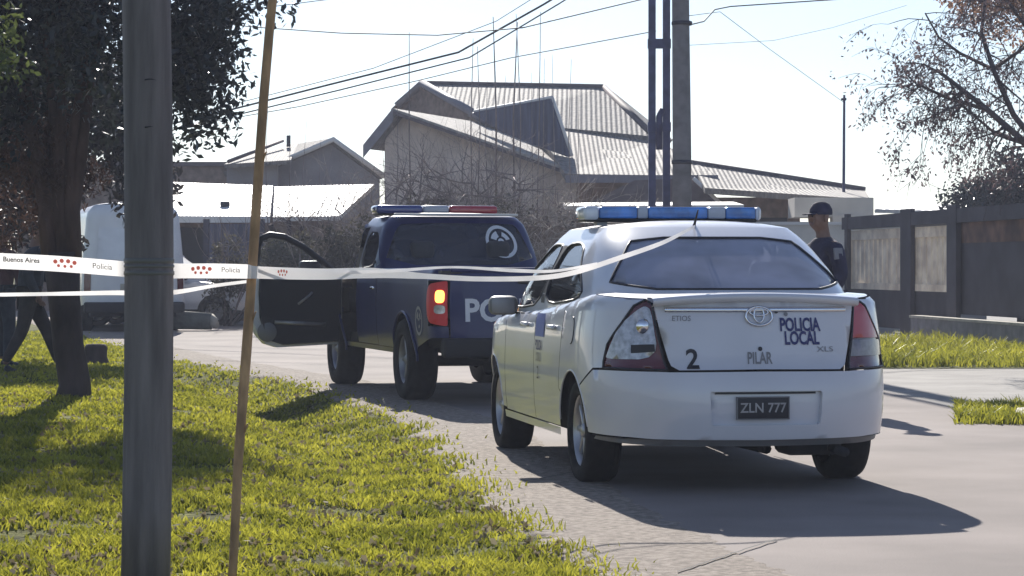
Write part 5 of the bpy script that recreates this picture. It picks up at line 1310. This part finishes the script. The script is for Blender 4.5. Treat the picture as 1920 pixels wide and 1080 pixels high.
def hand(w_, d, side, up):
    """five finger chains from the wrist w_, along d"""
    w_, d, side, up = Vector(w_), Vector(d).normalized(), Vector(side).normalized(), Vector(up).normalized(); palm = w_+d*.05; out = []
    for k, (o_, L) in enumerate(((-.028, .062), (-.010, .074), (.009, .070), (.027, .055))):
        b_ = palm+d*.035+side*o_; out.append([(tuple(palm), .021), (tuple(b_), .011), (tuple(b_+d*L*.5-up*.008), .0085), (tuple(b_+d*L*.8-up*.03), .0075)])
    b_ = w_+d*.03-side*.03; out.append([(tuple(palm), .021), (tuple(b_), .012), (tuple(b_+d*.035-side*.018), .009), (tuple(b_+d*.062-side*.018-up*.012), .008)])
    return out
def person(label, loc, rz, pose, jacket, trousers, cap):
    """pose gives joint positions in metres, facing +x; one continuous body plus clothing meshes"""
    t = thing('person', label, 'person', loc, rz); J = {k: Vector(v) for k, v in pose.items()}
    pel, chest, neck, head = J['pelvis'], J['chest'], J['neck'], J['head']
    fw = Vector(pose.get('look', (1, 0, 0))).normalized(); sd = Vector((-fw.y, fw.x, 0))
    body = [[(pel, .085), ((pel+chest)/2, .08), (chest, .09), (neck, .065), (neck+(head-neck)*.35, .062), (head-Vector((0, 0, .05))+fw*.02, .086), (head+Vector((0, 0, .03)), .104), (head+Vector((0, 0, .095)), .08)]]
    arms, legs, sl = [], [], []
    for s in 'lr':
        sh, el, wr = J['shoulder_'+s], J['elbow_'+s], J['wrist_'+s]; hp, kn, an = J['hip_'+s], J['knee_'+s], J['ankle_'+s]
        body.append([(chest, .09), (sh, .048), (el, .040), (wr, .026)]); d = (wr-el).normalized(); sdv = fw if abs(d.dot(fw)) < .8 else Vector((0, 0, 1)); up = d.cross(sdv)
        body.append([(wr, .026), (wr+d*.05, .021)]); body += [[(Vector(a), r) for a, r in ch] for ch in hand(wr, d, sdv, up)]
        body.append([(pel, .085), (hp, .07), (kn, .05), (an, .038)])
        ft = J['foot_'+s]
        sl.append([(chest, .165), (sh-(sh-chest)*.25, .095), (sh+(el-sh)*.15, .082), (el, .066), (wr-d*.02, .048)])
        legs.append([(pel, .14), (hp, .115), (kn, .08), (an+Vector((0, 0, .02)), .058)])
        skin_mesh('shoe', [[(an+Vector((0, 0, -.01)), .05), (an+(ft-an)*.45-Vector((0, 0, .035)), .045), (ft, .034)]], M['boot'], t, 1)
    nose = [(head+Vector((0, 0, .03)), .104), (head+fw*.122+Vector((0, 0, .0)), .016)]; body.append(nose)
    skin_mesh('body', body, M['skin'], t)
    skin_mesh('jacket', [[(pel+Vector((0, 0, -.03)), .165), ((pel+chest)/2, .16), (chest, .165), (chest+(neck-chest)*.55, .11), (neck-Vector((0, 0, .02)), .07)]]+sl, jacket, t)
    skin_mesh('trousers', legs, trousers, t)
    MB().tube([pel+Vector((.14*math.cos(a), .165*math.sin(a), .07)) for a in np.linspace(0, 2*PI, 20)], .022, 6).build('belt', M['boot'], t)
    hd = head+Vector((0, 0, .062)); mb = MB()
    prof = [(0, .085), (.04, .082), (.075, .06), (.097, .02), (.101, -.01), (.098, -.03)] if cap else [(0, .078), (.05, .07), (.085, .045), (.098, .0), (.095, -.05), (.08, -.075)]
    mb.lathe(prof, 24, tuple(hd-fw*(.0 if cap else .014)), 'Z'); hh = mb.build('cap' if cap else 'hair', jacket if cap else M['hair'], t)
    if cap:
        P = [[tuple(hd+fw*(.085+.085*k*math.cos(a))+sd*(.085*math.sin(a))+Vector((0, 0, -.02-.012*k))) for a in np.linspace(-1.4, 1.4, 10)] for k in (0, 1)]
        MB().grid(P, True).build('visor', jacket, hh, solid=.006)
    for s in (-1, 1):
        MB().lathe([(0, .011), (.008, .008), (.011, 0)], 8, tuple(head+fw*.096+sd*.033*s+Vector((0, 0, .022))), 'X').build('eye', M['ink'], t)
        MB().rbox(tuple(head+sd*.100*s+Vector((-.018, -.009, -.03))), tuple(head+sd*.100*s+Vector((.018, .009, .03))), .008).build('ear', M['skin'], t)
    e = head+fw*.098-Vector((0, 0, .045)); MB().tube([e-sd*.022, e, e+sd*.022], .004, 5).build('mouth', mat('lip', (.22, .08, .07), .6), t)
    return t
std = dict(pelvis=(0, 0, .93), chest=(.0, 0, 1.33), neck=(.01, 0, 1.50), head=(.03, 0, 1.635), shoulder_l=(0, .19, 1.42), shoulder_r=(0, -.19, 1.42),
           elbow_l=(-.04, .25, 1.14), elbow_r=(-.02, -.25, 1.14), wrist_l=(.10, .24, .91), wrist_r=(.10, -.22, .91), hip_l=(0, .09, .90), hip_r=(0, -.09, .90),
           knee_l=(.03, .12, .49), knee_r=(.02, -.12, .49), ankle_l=(-.01, .13, .09), ankle_r=(-.03, -.13, .09), foot_l=(.17, .15, .035), foot_r=(.15, -.15, .035))
D = 20.7
off = person('police officer in navy uniform and cap standing behind the white sedan', ((1545-960)/F*D, D, 0), math.radians(200), std, M['navycloth'], M['navycloth'], True)
bd = MB(); bd.rbox((-.04, -.012, -.05), (.04, .012, .05), .006); b_ = bd.build('shoulder_badge', M['grey_ink'], off); b_.location = (.0, .262, 1.33); b_.rotation_euler = (.2, 0, 0)
p2 = dict(std); p2.update(knee_l=(.20, .10, .50), ankle_l=(.34, .11, .10), foot_l=(.50, .12, .04), knee_r=(-.08, -.10, .50), ankle_r=(-.28, -.11, .12), foot_r=(-.13, -.12, .04), elbow_l=(.10, .27, 1.16), wrist_l=(.30, .16, 1.05), chest=(.04, 0, 1.32), neck=(.06, 0, 1.49), head=(.10, 0, 1.625), shoulder_l=(.03, .19, 1.41), shoulder_r=(.03, -.19, 1.41))
D = 27.5
person('person in dark clothes striding behind the leafy tree trunk', ((55-960)/F*D, D, -.02), math.radians(10), p2, M['darkcloth'], M['trouser'], False)
p3 = dict(std); p3.update(knee_l=(.12, .12, .50), ankle_l=(.16, .13, .09), foot_l=(.33, .14, .035), elbow_r=(.0, -.27, 1.16), wrist_r=(.16, -.20, .98))
person('person in grey brown clothes standing at the extreme left edge', ((2-960)/F*29.5, 29.5, -.02), math.radians(60), p3, mat('maroon_cloth', (.09, .04, .04), .9, var=.3), M['darkcloth'], False)

# ------------------------------------------------------------------ haze volume added to lift the darks like veiling glare
hz = MB().box((-90, -12, -1.6), (90, 96, 13)).build('haze', None or bpy.data.materials.new('haze_air'))
hm = hz.data.materials[0]; hm.use_nodes = True; n = hm.node_tree; n.nodes.clear()
ho = n.nodes.new('ShaderNodeOutputMaterial'); hv = n.nodes.new('ShaderNodeVolumePrincipled'); hv.inputs['Density'].default_value = .0015
hv.inputs['Color'].default_value = (.80, .84, 1, 1); n.links.new(hv.outputs[0], ho.inputs['Volume']); hz['kind'] = 'stuff'
